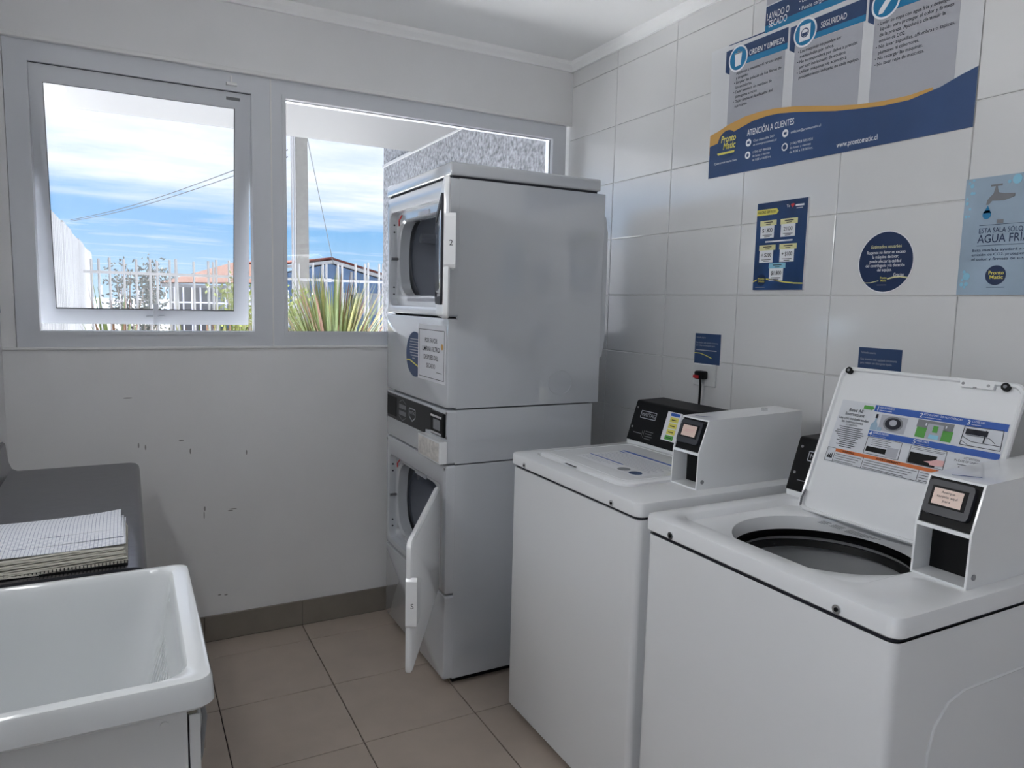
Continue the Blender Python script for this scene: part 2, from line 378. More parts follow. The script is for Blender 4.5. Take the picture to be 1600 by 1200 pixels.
fp_kick = front_panel('kick_front', .03, .360)
for key, pn in (('up', 'upper_drum'), ('lo', 'lower_drum')):
    a0, a1, b0, b1 = OP[key]; xw = DX+.032
    cy_, cz_ = -.395, (b0+b1)/2+.004
    hw, hh = .222, .153
    def hole(x, k=1.0):
        pts = []
        for u, v in rrect(0, 0, hw*k, hh*k, .055*k, 72):
            bow = .040*(1-(v/(hh*k))**2)*k                 # sides bow outwards like the drum behind
            pts.append((x, cy_+u+(bow if u > 0 else -bow*.4), cz_+v))
        return pts
    def wl_(x, ins): return [(x, (a0+a1)/2+u, (b0+b1)/2+v) for u, v in rrect(0, 0, (a1-a0)/2+ins, (b1-b0)/2+ins, .03, 72)]
    b = loft(B(), [wl_(xw, -.004), hole(xw, 1.04), hole(xw+.008, 1.0), hole(xw+.05, 1.0)])
    well = obj('door_well', b, E_, dry, smooth=True)
    n = 40; R = .285
    circ = lambda x, r: [(x, yc+r*math.cos(2*math.pi*k/n), cz_+r*math.sin(2*math.pi*k/n)*.70) for k in range(n)]
    b = loft(B(), [circ(xw+.045, .26), circ(xw+.06, R), circ(xw+.22, R), circ(xw+.235, R-.01), circ(xw+.25, R), circ(xw+.52, R)]); dr = obj(pn, b, M['drum'], dry, smooth=True)
    b = loft(B(), [circ(xw+.52, R), circ(xw+.52, .02)], cap1=True); obj('drum_back', b, M['drumback'], dr)
    for k in range(3):
        a = 2*math.pi*k/3+.5; p0 = Vector((0, math.cos(a)*R*.96, math.sin(a)*R*.66))
        b = tube(B(), [Vector((xw+.08, yc, cz_))+p0, Vector((xw+.5, yc, cz_))+p0], .022, 6); obj('drum_baffle', b, M['drum'], dr)
    # sill label, latch stud, switch and wiring holes in the well
    s_ = B(); box(s_, xw-.001, xw, -.60, -.25, b0+.026, b0+.040); obj('sill_label', s_, M['greyp'], well)
    s_ = B(); tube(s_, [(xw-.03, a1-.02, cz_), (xw, a1-.02, cz_)], .006, 8); obj('latch_stud', s_, M['zinc'], well)
    s_ = B()
    for zz in (b1-.085, b1-.055, b0+.055, b0+.085): tube(s_, [(DX+.018, a1-.0105, zz), (DX+.018, a1-.0125, zz)], .004, 8)
    obj('wall_holes', s_, M['gasket'], well)
    s_ = tube(B(), [(xw-.006, a1-.05, b1-.06), (xw-.012, a1-.066, b1-.04), (xw-.006, a1-.085, b1-.02)], .003, 6); obj('red_wire', s_, M['red'], well)
    s_ = B(); box(s_, xw-.004, xw, -.50, -.38, b1-.040, b1-.024); obj('door_switch', s_, M['greyp'], well)
# doors
def dryer_door(hy, z0, z1, phi, mark):
    ph = math.radians(phi); d = Vector((-math.sin(ph), math.cos(ph), 0)); n = Vector((-math.cos(ph), -math.sin(ph), 0)); zv = Vector((0, 0, 1))
    W, T = .640, .018; H = z1-z0; o = Vector((DX-.006, hy, z0))
    P = lambda s, z, t: o+d*s+zv*z+n*t
    f = lambda ins, t, r: [P(W/2+u, H/2+v, t) for u, v in rrect(0, 0, W/2-ins, H/2-ins, r, 56)]
    b = loft(B(), [f(.012, -T, .02), f(.002, -T, .022), f(0, -T+.004, .024), f(0, -.005, .024), f(.006, 0, .022)], cap0=True, cap1=True)
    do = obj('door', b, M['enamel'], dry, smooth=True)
    # recessed inner liner with a dark rubber seal on the face that closes on the drum
    b = loft(B(), [f(.040, -T, .03), f(.040, -T-.006, .03), f(.052, -T-.007, .03), f(.064, -T-.006, .03), f(.064, -T, .03)]); obj('door_seal', b, M['gasket'], do, smooth=True)
    b = loft(B(), [f(.075, -T, .03), f(.082, -T-.006, .03), f(.10, -T-.008, .03)], cap1=True); obj('door_liner', b, M['chrome'], do, smooth=True)
    # handle tab on the free edge
    b = B(); h0, h1 = H*.36, H*.74
    prism(b, [P(W-.002, h0, -T), P(W+.004, h0+.010, -T), P(W+.004, h1-.010, -T), P(W-.002, h1, -T)], n*(T+.014)); obj('handle', b, M['enamel'], do)
    b = B(); prism(b, [P(W-.08, h0, 0), P(W-.004, h0, 0), P(W-.004, h1, 0), P(W-.08, h1-.03, 0)], n*.012); obj('handle_grip', b, M['enamel'], do)
    pl = Plane(P(W+.0042, H*.54, -.018), -n if False else n, zv)
    if pl.n.dot(d) < 0: pl = Plane(P(W+.0042, H*.54, -.018), -n, zv)
    pl.text(do, mark, .014, -.01, .015, M['ink'], h=.0006, name='pen_mark')
    for zz in (.07, H-.07):
        b = B(); tube(b, [o+zv*(zz-.025)+n*-.012, o+zv*(zz+.025)+n*-.012], .009, 8); obj('hinge', b, M['zinc'], do)
    return do
dryer_door(-.718, 1.405, 1.795, 159.6, '2')
dryer_door(-.735, .380, .777, 150.6, 'S')
# control strip
pf = Plane((DX, 0, 0), (0, -1, 0), (0, 0, 1))
ov = obj('control_overlay', pf.poly(B(), ((.109, .945), (.560, .945), (.560, .960), (.630, .968), (.630, 1.051), (.109, 1.051)), 0, .003), M['blackg'], dry)
b = B(); pf.rect(b, .109, .225, .958, 1.040, .003, .0015); obj('blank_plate', b, M['black'], ov)
b = B(); pf.rect(b, .262, .345, 1.002, 1.020, .003, .0006); pf.rect(b, .262, .345, .974, .992, .003, .0006); obj('print_panel', b, M['midgrey'], ov)
b = B(); pf.line(b, ((.262, 1.026), (.303, 1.041), (.345, 1.026)), .003, .003); pf.line(b, ((.262, .968), (.303, .953), (.345, .968)), .003, .003); obj('arrow_mark', b, M['midgrey'], ov)
b = B(); pf.line(b, ((.385, 1.018), (.455, 1.018), (.455, .985), (.420, .968), (.385, .985), (.385, 1.018)), .005, .003); obj('badge_outline', b, M['greyp'], ov)
pf.text(ov, 'MAYTAG', .391, .996, .012, M['greyp'], h=.0036, width=.058)
rd = obj('card_reader', bx(DX-.012, DX, -.765, -.640, .960, 1.048, bev=.004), M['black'], dry)
b = B(); box(b, DX-.016, DX-.011, -.755, -.652, 1.028, 1.036); box(b, DX-.016, DX-.011, -.755, -.652, .966, .974); obj('reader_rail', b, M['chrome'], rd)
obj('reader_display', bx(DX-.014, DX-.0115, -.738, -.675, .982, 1.020), M['midgrey'], rd)
cbx = obj('coin_box', bx(DX-.030, DX, -.778, -.560, .866, .948, bev=.002), M['enamel'], dry)
b = B(); pfc = Plane((DX-.0302, 0, 0), (0, -1, 0), (0, 0, 1)); pfc.rect(b, .566, .772, .872, .942, 0, .0006); obj('crumpled_note', b, mat('crumpled_paper', srgb(214, 210, 205), .8, noise=(60, .16), bump=(70, .5)), cbx)
b = B()
for yy, zz in ((-.099, 1.053), (-.099, .945), (-.770, 1.052), (-.772, .962), (-.099, .842), (-.755, .842)):
    tube(b, [(DX-.003, yy, zz), (DX, yy, zz)], .005, 8)
obj('front_screws', b, M['zinc'], dry)
obj('panel_screw', tube(B(), [(DX-.002, -.096, 1.858), (DX, -.096, 1.858)], .006, 8), M['zinc'], dry)
# stickers on the middle panel
st = obj('oval_sticker', pf.disc(B(), .437, 1.242, .098, .090, .0003, .0005), M['navy'], dry); st['label'] = 'dark blue oval sticker with small white print'
b = B()
for k, (a, c) in enumerate(((.375, .5), (.370, .5), (.366, .5), (.364, .5), (.366, .5), (.372, .5), (.38, .5), (.40, .45))): pf.rect(b, a+.012, c-.01, 1.300-k*.011, 1.304-k*.011, .001, .0003)
obj('print_lines', b, M['greyp'], st)
b = B(); pf.line(b, ((.345, 1.214), (.380, 1.216), (.42, 1.208), (.478, 1.196)), .006, .001); obj('print_wave', b, M['yellow'], st)
sh = obj('paper_notice', pf.rect(B(), .476, .757, 1.152, 1.366, .001, .0006), mat('wrinkled_paper', srgb(226, 227, 231), .45, bump=(14, .35)), dry); sh['label'] = 'white paper notice in a plastic sleeve'
b = B(); pf.line(b, ((.490, 1.164), (.742, 1.164), (.742, 1.346), (.490, 1.346), (.490, 1.164)), .002, .0018); obj('notice_border', b, M['ink'], sh)
for k, (t_, wd) in enumerate((('POR FAVOR', .125), ('LIMPIAR FILTRO', .175), ('DESPUES DEL', .145), ('SECADO', .088))):
    pf.text(sh, t_, .612, 1.298-k*.032, .017, M['ink'], h=.002, align='CENTER', width=wd, bold=.012)
b = B(); pf.disc(b, .722, 1.288, .011, h=.0016); obj('notice_logo', b, M['gold'], sh)
b = B(); pf.rect(b, .67, .722, 1.189, 1.191, .0018, .0003); obj('notice_line', b, M['ink'], sh)

# ------------------------------------------------------------------ washers
def washer(x0, yl, yr, label, opened, co=.045):
    yc = (yl+yr)/2; zt = .942; xb = x0+.690; En = M['enamel']
    t = thing('washing_machine', label, 'washer', ((x0+xb)/2, yc, 0), 'coin operated top loading washers')
    # cabinet with rounded front uprights
    def pl(x_in, y_in, r, z):
        return [(((x0+xb)/2)+u, yc+v, z) for u, v in rrect(0, 0, (xb-x0)/2-x_in, (yl-yr)/2-y_in, r, 96)]
    obj('cabinet', loft(B(), [pl(.004, .004, .018, .03), pl(.004, .004, .018, .893)], cap0=True, cap1=not opened), En, t, smooth=True)
    if not opened: pass
    obj('seam', loft(B(), [pl(.009, .009, .016, .892), pl(.009, .009, .016, .901)]), M['gasket'], t)
    for a in (x0+.06, xb-.06):
        for c in (yl-.06, yr+.06): obj('foot', tube(B(), [(a, c, 0), (a, c, .032)], .02, 10), M['black'], t)
    # pressed panel on the side that faces the camera
    sp_ = B(); pp = Plane((x0, yr+.0045, 0), (1, 0, 0), (0, 0, 1)); tube(sp_, [pp.p(u, v, 0) for u, v in [(.345+a, .40+c) for a, c in rrect(0, 0, .22, .36, .10, 48)]+[(.345+rrect(0, 0, .22, .36, .10, 48)[0][0], .40+rrect(0, 0, .22, .36, .10, 48)[0][1])]], .0035, 6, cap=False); obj('pressed_rib', sp_, En, t)
    # top deck
    lx0, lx1 = x0+.066, x0+.482          # lid well
    ly0, ly1 = yl-.045, yr+co+.110
    wx, wy, hx, hy = (lx0+lx1)/2, (ly0+ly1)/2, (lx1-lx0)/2, (ly0-ly1)/2
    cx_, cy_, hr = x0+.298, wy, .205
    def wl2(ins, r, z): return [(wx+u, wy+v, z) for u, v in rrect(0, 0, hx-ins, hy-ins, r, 96)]
    NC = nrr(96)
    def cir(r, z, k=1.0): return [(cx_+r*k*math.cos(2*math.pi*i/NC), cy_+r*math.sin(2*math.pi*i/NC), z) for i in range(NC)]
    out = [pl(.002, .002, .022, .901), pl(-.003, -.003, .024, .905), pl(-.003, -.003, .024, .934), pl(-.001, -.001, .024, .940), pl(.005, .005, .022, zt)]
    if opened:
        loops = out+[wl2(-.006, .05, zt), wl2(0, .045, zt-.003), wl2(.008, .04, zt-.018), cir(hr+.020, zt-.019), cir(hr+.004, zt-.026), cir(hr, zt-.045), cir(hr, zt-.06)]
        obj('top_deck', loft(B(), loops), En, t, smooth=True)
        tub = obj('tub_ring', loft(B(), [cir(hr+.03, zt-.055), cir(hr+.03, zt-.085), cir(hr-.012, zt-.085), cir(hr-.02, zt-.10)]), M['black'], t, smooth=True)
        obj('wash_basket', loft(B(), [cir(hr-.012, zt-.075), cir(hr-.004, zt-.082), cir(hr+.005, zt-.12), cir(hr+.005, zt-.40), cir(.02, zt-.44)], cap1=True), mat('basket_grey', (.42, .43, .44), .35), t, smooth=True)
        ag = loft(B(), [cir(.10, zt-.43), cir(.06, zt-.36), cir(.045, zt-.20), cir(.03, zt-.17)], cap1=True); obj('agitator', ag, mat('agitator_grey', (.5, .5, .5), .4), t, smooth=True)
    else:
        loops = out+[wl2(-.006, .05, zt), wl2(-.001, .045, zt-.004), wl2(.0, .045, zt-.012)]
        obj('top_deck', loft(B(), loops, cap1=True), En, t, smooth=True)
    for yy in (yl-.10, yr+.115) if True else ():
        s_ = tube(B(), [(x0-.006, yy, .914), (x0, yy, .914)], .009, 12); sc = obj('screw', s_, M['chrome'], t); obj('screw_slot', tube(B(), [(x0-.0075, yy, .914), (x0-.006, yy, .914)], .004, 8), M['black'], sc)
    # rear ledge and black console
    obj('rear_ledge', bx(x0+.489, xb-.003, yl-.006, yr+co+.111, zt-.004, .957, bev=.004), En, t, smooth=True)
    cx0, cx1 = x0+.489, x0+.534
    b = B(); prism(b, [(cx0, yl-.004, .957), (cx1, yl-.004, 1.098), (cx1+.006, yl-.004, 1.102), (xb-.03, yl-.004, 1.106), (xb-.02, yl-.004, .957)], (0, (yr+co+.111)-yl+.004, 0))
    bmesh.ops.bevel(b, geom=b.edges[:], offset=.002, segments=1, affect='EDGES')
    con = obj('console', b, M['black'], t)
    pc = Plane((cx0, yl-.004, .957), (0, -1, 0), (cx1-cx0, 0, .141))
    b = B()
    for u, v in ((.018, .125), (.016, .050)): pc.disc(b, u, v, .004, h=.0005, t=.002, n=10)
    obj('console_screws', b, M['zinc'], con)
    lb = B(); pc.line(lb, ((.045, .116), (.130, .116), (.130, .090), (.045, .090), (.045, .116)), .0025, .0006); obj('badge_outline', lb, M['greyp'], con)
    pc.text(con, 'MAYTAG', .050, .097, .013, M['greyp'], h=.001, width=.075)
    b = B()
    pc.rect(b, .030, .075, .030, .0325, .0006, .0004)
    for k in range(4): pc.rect(b, .098, .140-.006*(k % 2), .043-k*.009, .045-k*.009, .0006, .0004)
    pc.rect(b, .080, .0810, .018, .044, .0006, .0004); pc.rect(b, .089, .090, .018, .046, .0006, .0004)
    obj('console_print', b, M['midgrey'], con)
    if not opened:
        stc = obj('price_sticker', pc.rect(B(), .186, .262, .030, .134, .0006, .0005), M['paper'], con); stc['label'] = 'sticker with yellow and green boxes'
        b = B(); pc.rect(b, .205, .252, .120, .131, .0012, .0004); obj('print_box', b, M['blueband'], con)
        for k in range(3): b = B(); pc.rect(b, .207, .250, .098-k*.022, .116-k*.022, .0012, .0004); obj('print_box', b, M['yellow'], con)
        b = B(); pc.rect(b, .205, .248, .034, .050, .0012, .0004); obj('print_box', b, M['green'], con)
        b = B()
        for k in range(3): pc.rect(b, .216, .240, .105-k*.022, .108-k*.022, .0017, .0003)
        pc.rect(b, .214, .238, .040, .043, .0017, .0003); obj('print_lines', b, M['ink'], con)
    # coin box with card reader
    c0 = yr+co+.109; c1 = yr+co; bxm = x0+.236
    prof = [(bxm, zt), (bxm+.003, 1.047), (bxm+.036, 1.139), (x0+.648, 1.150), (x0+.648, zt)]
    b = B()
    prism(b, [(p[0], c0, p[1]) for p in prof], (0, -.004, 0)); prism(b, [(p[0], c1, p[1]) for p in prof], (0, .004, 0))
    prism(b, [(bxm+.034, c0-.004, 1.135), (bxm+.036, c0-.004, 1.139), (x0+.648, c0-.004, 1.150), (x0+.648, c0-.004, 1.146)], (0, c1-c0+.008, 0))
    prism(b, [(bxm+.001, c0-.004, 1.040), (bxm+.003, c0-.004, 1.047), (bxm+.30, c0-.004, 1.047), (bxm+.30, c0-.004, 1.043)], (0, c1-c0+.008, 0))
    box(b, bxm, x0+.648, c0-.004, c1+.004, zt, zt+.004); box(b, x0+.644, x0+.648, c0-.004, c1+.004, zt, 1.147)
    cbo = obj('coin_box', b, En, t); cbo['label'] = 'white coin box with a black card reader'
    obj('cavity_plate', bx(bxm+.056, bxm+.060, c0-.004, c1+.004, zt+.004, 1.043), M['black'], cbo)
    pr_ = Plane((bxm+.003, c0, 1.047), (0, -1, 0), (.033, 0, .092)); 
    b = B(); pr_.rect(b, .004, .105, .002, .096, -.010, .006); rp = obj('reader_panel', b, M['black'], cbo)
    b = B(); pr_.poly(b, rrect(.052, .054, .044, .034, .008, 32), -.004, .010); obj('reader_frame', b, mat('reader_plastic', srgb(46, 48, 54), .35), cbo)
    b = B(); pr_.rect(b, .018, .086, .036, .076, .006, .001); obj('reader_bezel', b, M['black'], cbo)
    b = B(); pr_.rect(b, .023, .079, .040, .072, .007, .0006); obj('screen', b, M['screen'], cbo)
    if opened:
        for k, tx in enumerate(('Acerque', 'tarjeta aquí', 'para')): pr_.text(cbo, tx, .051, .0635-k*.0085, .0046, M['ink'], h=.0080, align='CENTER', width=(.026, .040, .015)[k])
    else:
        b = B(); pr_.rect(b, .034, .072, .058, .0595, .0078, .0003); pr_.rect(b, .034, .068, .053, .0545, .0078, .0003); obj('screen_text', b, M['skin'], cbo)
    lk_ = tube(B(), [(x0+.545, c0-.055, 1.146), (x0+.545, c0-.055, 1.154)], .010, 12); obj('lock', lk_, M['chrome'], cbo)
    obj('side_screw', tube(B(), [(bxm+.02, c1-.002, zt+.022), (bxm+.02, c1, zt+.022)], .006, 10), M['zinc'], cbo)
    pt_ = Plane((bxm+.05, c0-.006, 1.1405), (1, 0, .02), (0, -1, 0))
    if pt_.n.z < 0: pt_ = Plane((bxm+.05, c0-.006, 1.1405), (1, 0, .02), (0, 1, 0))
    b = B(); sgn = 1 if pt_.V.y > 0 else -1
    pt_.line(b, [(0, -.03*sgn), (.012, -.045*sgn), (.03, -.07*sgn)], .004, .001); obj('pen_mark', b, M['pen'], cbo)
    # lid
    if not opened:
        lid = [wl2(.003, .042, zt-.006), wl2(.004, .042, zt+.004), wl2(.009, .038, zt+.007), wl2(.030, .03, zt+.0075)]
        lo_ = obj('lid', loft(B(), lid, cap1=True), En, t, smooth=True)
        pd = Plane((lx0, ly0, zt+.0077), (0, -1, 0), (1, 0, 0)); 
        if pd.n.z < 0: pd = Plane((lx0, ly0, zt+.0077), (1, 0, 0), (0, -1, 0)); swap = True
        else: swap = False
        def q(u, v): return (v, u) if swap else (u, v)     # u to the right, v to the back
        def prect(b, u0, u1, v0, v1, h=0): return pd.poly(b, [q(u0, v0), q(u1, v0), q(u1, v1), q(u0, v1)], h, .0004)
        lab = obj('lid_label', prect(B(), .115, .450, .092, .300), mat('clear_label', (.70, .71, .73), .3), lo_); lab['label'] = 'white instruction label printed with small blue text'
        b = B(); prect(b, .118, .445, .285, .297, .0005); prect(b, .118, .300, .150, .156, .0005); prect(b, .118, .160, .270, .275, .0005); obj('print_band', b, M['blueband'], lab)
        b = B()
        for k in range(9): prect(b, .130+.004*(k % 3), .430-.02*(k % 2), .262-k*.013, .2645-k*.013, .0005)
        for k in range(3): prect(b, .130, .30-.03*k, .135-k*.012, .137-k*.012, .0005)
        obj('print_lines', b, M['greyp'], lab)
        for u_, m_ in ((.352, 'midgrey'), (.410, 'navy')):
            b = B(); pd.poly(b, [q(u_+.022*math.cos(a*math.pi/12), .118+.020*math.sin(a*math.pi/12)) for a in range(24)], .0006, .0004); obj('print_disc', b, M[m_], lab)
        b = B(); prect(b, .200, .262, -.004, .004, -.003); obj('finger_notch', b, M['gasket'], lo_)
        em_ = [(wx+u, wy+v, zt+.0078) for u, v in rrect(0, 0, hx-.03, hy-.03, .03, 64)]
        obj('lid_contour', tube(B(), em_+[em_[0]], .0013, 5, cap=False), En, lo_, smooth=True)
    else:
        hxp, hzp = x0+.448, .925; Lv = Vector((.144, 0, .381)).normalized(); HL = .407; LW = .462; ly = -1.846
        pL = Plane((hxp, ly, hzp), (0, -1, 0), Lv)          # normal faces the front
        rr = lambda ins, h: [pL.p(LW/2+u, HL/2+v, h) for u, v in rrect(0, 0, LW/2-ins, HL/2-ins, .022, 64)]
        lo_ = obj('lid', loft(B(), [rr(.002, -.014), rr(0, -.010), rr(0, 0), rr(.003, .003), rr(.008, .002), rr(.010, -.006)], cap0=True, cap1=True), En, t, smooth=True)
        lo_['label'] = 'raised lid with printed washing instructions inside'
        h = -.0056
        for u_ in (.026, .420):
            b = B(); pL.disc(b, u_, .396, .009, h=-.004, t=.010, n=20); bp = obj('bumper', b, M['black'], lo_)
            b = B(); pL.disc(b, u_, .396, .004, h=.006, t=.0008, n=16); obj('bumper_centre', b, M['midgrey'], bp)
        b = B(); pL.poly(b, ((.317, .406), (.396, .406), (.396, .386), (.324, .386)), -.005, .008); stx = obj('strike', b, En, lo_)
        b = B()
        for u_ in (.328, .384): pL.disc(b, u_, .394, .0035, h=.003, t=.001, n=12)
        pL.rect(b, .352, .360, .384, .388, .003, .0006); obj('strike_screws', b, M['zinc'], stx)
        hgb = B(); tube(hgb, [pL.p(.012, .01, .004), pL.p(.010, .03, .006), pL.p(.012, .055, .003)], .003, 6); obj('lid_hinge', hgb, M['zinc'], lo_)
        # printed instruction sheet
        sheet = obj('instruction_print', pL.rect(B(), .030, .449, .143, .316, h, .0004), mat('label_film', srgb(214, 217, 222), .35), lo_); h2 = h+.0006
        def pr(m_, *rc, hh=0.0, nm='print_block'):
            b = B()
            for r_ in rc: pL.rect(b, *r_, h2+hh, .0003)
            return obj(nm, b, M[m_], sheet)
        pr('blueband', (.128, .447, .297, .314)); pr('blueband', (.131, .447, .231, .246))
        tx = lambda s, u, v, sz, m_='white', **k: pL.text(sheet, s, u, v, sz, M[m_], h=h2+.0011, **k)
        for s, u, v in (('1', .133, .3), ('2', .247, .3), ('3', .359, .3), ('4', .134, .233), ('5', .250, .233)): tx(s, u, v, .011, bold=.02)
        tx('ADD DETERGENT', .141, .3065, .0045, width=.040); tx('ADD CLOTHES - DO NOT OVERLOAD', .256, .3065, .0045, width=.092); tx('CLOSE LID', .369, .3065, .0045, width=.028)
        tx('COMPLETE PROCESS', .144, .2395, .0045, width=.042); tx('PRESS START', .259, .2395, .0045, width=.030)
        pr('white', (.141, .175, .301, .3025), (.256, .30, .301, .3025), (.369, .39, .301, .3025), (.144, .18, .234, .2355), (.259, .29, .234, .2355))
        # step 1: drum seen from above and a bottle
        pr('greyp', (.152, .222, .250, .292)); b = B(); pL.disc(b, .188, .272, .026, .019, h2+.0005, .0003, 28); obj('print_block', b, M['midgrey'], sheet)
        b = B(); pL.disc(b, .188, .272, .021, .015, h2+.0009, .0003, 28); obj('print_block', b, M['ink'], sheet)
        b = B(); pL.disc(b, .188, .274, .010, .008, h2+.0013, .0003, 20); obj('print_block', b, M['greyp'], sheet)
        b = B(); pL.poly(b, ((.131, .248), (.149, .248), (.149, .262), (.143, .272), (.143, .280), (.138, .280), (.138, .272), (.131, .262)), h2+.0005, .0003); pL.rect(b, .150, .162, .248, .258, h2+.0009, .0003); obj('print_block', b, M['lightblue'], sheet)
        pr('ink', (.1375, .1435, .280, .291), hh=.0006)
        # step 2: basket cross-section on green
        pr('midgrey', (.247, .334, .276, .295)); pr('green', (.249, .336, .251, .277)); pr('greyp', (.274, .312, .251, .288), hh=.0006)
        pr('green', (.288, .300, .268, .284), hh=.0010); pr('cyanp', (.283, .306, .252, .262), hh=.0010); pr('white', (.268, .271, .282, .288), (.316, .319, .282, .288), hh=.0006)
        # step 3: machine with its lid
        b = B(); pL.line(b, ((.357, .252), (.444, .252), (.440, .298), (.357, .296), (.357, .252)), .0012, h2+.0004); pL.line(b, ((.357, .272), (.380, .262), (.444, .262)), .0012, h2+.0004); pL.line(b, ((.365, .276), (.415, .276), (.430, .266)), .0012, h2+.0004); pL.line(b, ((.357, .262), (.375, .253)), .001, h2+.0004); obj('print_lines', b, M['ink'], sheet)
        pr('ink', (.362, .410, .278, .291), hh=.0004); pr('ink', (.404, .407, .264, .292), hh=.0007)
        # steps 4 and 5
        b = B(); pL.line(b, ((.134, .186), (.228, .186), (.226, .229), (.134, .229), (.134, .186)), .0010, h2+.0004); pL.line(b, ((.250, .185), (.338, .185), (.336, .229), (.250, .229), (.250, .185)), .0010, h2+.0004)
        for k in range(4): pL.rect(b, .148, .20-.008*(k % 2), .224-k*.0048, .2250-k*.0048, h2+.0004, .0003)
        for k in range(2): pL.rect(b, .254, .332, .224-k*.0035, .2248-k*.0035, h2+.0004, .0003)
        obj('print_lines', b, M['ink'], sheet)
        pr('black', (.138, .192, .192, .205), (.252, .318, .186, .213), hh=.0006); pr('greyp', (.193, .222, .188, .212), hh=.0006)
        b = B(); pL.poly(b, ((.290, .196), (.306, .200), (.318, .205), (.337, .206), (.337, .192), (.318, .190), (.306, .190), (.304, .194)), h2+.0012, .0003); obj('print_block', b, M['skin'], sheet)
        # left column and warning panel
        b = B(); pL.poly(b, ((.097, .299), (.120, .299), (.120, .297), (.127, .304), (.120, .311), (.120, .309), (.097, .309)), h2+.0004, .0003); obj('print_block', b, M['green'], sheet)
        tx('Read All', .079, .287, .0085, 'ink', align='CENTER', width=.040, bold=.01); tx('Instructions', .079, .276, .0085, 'ink', align='CENTER', width=.055, bold=.01)
        tx('Lea con cuidado todas', .079, .2645, .0065, 'ink', align='CENTER', width=.086, bold=.01); tx('las instrucciones.', .079, .2555, .0065, 'ink', align='CENTER', width=.064, bold=.01)
        tx('ATTENTION', .079, .248, .0045, 'ink', align='CENTER', width=.034)
        b = B()
        for k in range(11):
            hwd = (.034, .030, .038, .042, .036, .030, .024, .030, .022, .028, .018)[k]; pL.rect(b, .079-hwd, .079+hwd, .2425-k*.0053, .2443-k*.0053, h2+.0004, .0003)
        for k in range(4): pL.rect(b, .395-.03+.004*k, .395+.03-.004*k, .205-k*.006, .2065-k*.006, h2+.0004, .0003)
        obj('print_lines', b, M['ink'], sheet)
        tx('ATTENTION', .393, .220, .005, 'ink', align='CENTER', width=.034); tx('IN CASE OF UNBALANCE:', .393, .212, .005, 'ink', align='CENTER', width=.072)
        pr('orange', (.056, .330, .1735, .1825)); tx('WARNING', .094, .1755, .0052, 'black', align='CENTER', width=.034, bold=.015); tx('AVERTISSEMENT', .205, .1755, .0052, 'black', align='CENTER', width=.064, bold=.015)
        b = B(); pL.line(b, ((.032, .146), (.326, .146), (.326, .182)), .001, h2+.0004); pL.line(b, ((.032, .146), (.032, .182), (.056, .182)), .001, h2+.0004)
        for u_ in (.056, .140, .286): pL.line(b, ((u_, .146), (u_, .174)), .001, h2+.0004)
        for k in range(4):
            pL.rect(b, .060, .134-.006*k, .1675-k*.0062, .1687-k*.0062, h2+.0004, .0003); pL.rect(b, .144, .282-.01*k, .1675-k*.0062, .1687-k*.0062, h2+.0004, .0003); pL.rect(b, .290, .322, .1675-k*.0062, .1687-k*.0062, h2+.0004, .0003)
        for k in range(3): pL.poly(b, ((.037+k*.005, .158), (.041+k*.005, .158), (.041+k*.005, .168+.002*k)), h2+.0004, .0003)
        pL.rect(b, .036, .052, .154, .158, h2+.0004, .0003); obj('print_lines', b, M['ink'], sheet)
        # rating text on the deck
        dk = Plane((x0+.40, wy+.12, zt-.0185), (0, -1, 0), (1, 0, 0)) if True else None
        b = B()
        for k in range(4):
            box(b, x0+.415-k*.007, x0+.417-k*.007, wy+.10, wy+.075+.004*(k % 2), zt-.0186, zt-.0180); box(b, x0+.415-k*.007, x0+.417-k*.007, wy+.065, wy+.035, zt-.0186, zt-.0180); box(b, x0+.412-k*.007, x0+.4145-k*.007, wy+.02, wy-.06+.01*k, zt-.0186, zt-.0180)
        obj('deck_print', b, M['midgrey'], t)
    return t
washer(-.813, -.985, -1.694, 'white washer with its lid closed, between the dryer and the open washer', False)
washer(-.848, -1.766, -2.437, 'white washer with its lid raised, nearest the camera at the right', True, .025)

# ------------------------------------------------------------------ steel work table
TZ = .860
tb = thing('work_table', 'dark brushed stainless steel work table with upstand along the left wall', 'table', (-2.16, -.86, 0))
prof = [(-2.372, TZ+.095), (-2.352, TZ+.100), (-2.345, TZ+.093), (-2.338, TZ+.03), (-2.330, TZ+.008), (-2.315, TZ), (-1.985, TZ), (-1.968, TZ-.003), (-1.958, TZ-.012), (-1.955, TZ-.028), (-1.955, TZ-.05), (-1.965, TZ-.05), (-1.967, TZ-.03), (-1.985, TZ-.014), (-2.330, TZ-.014), (-2.372, TZ-.014)]
b = B(); prism(b, [(a, -1.425, c) for a, c in prof], (0, 1.425-.315, 0)); obj('worktop', b, M['steel'], tb, smooth=True)
for a, c in ((-2.34, -.36), (-2.34, -1.37), (-2.00, -.36), (-2.00, -1.37)): obj('leg', tube(B(), [(a, c, 0), (a, c, TZ-.012)], .019, 12), M['steel'], tb, smooth=True)
obj('undershelf', bx(-2.36, -1.975, -1.39, -.34, .22, .24, bev=.003), M['steel'], tb)
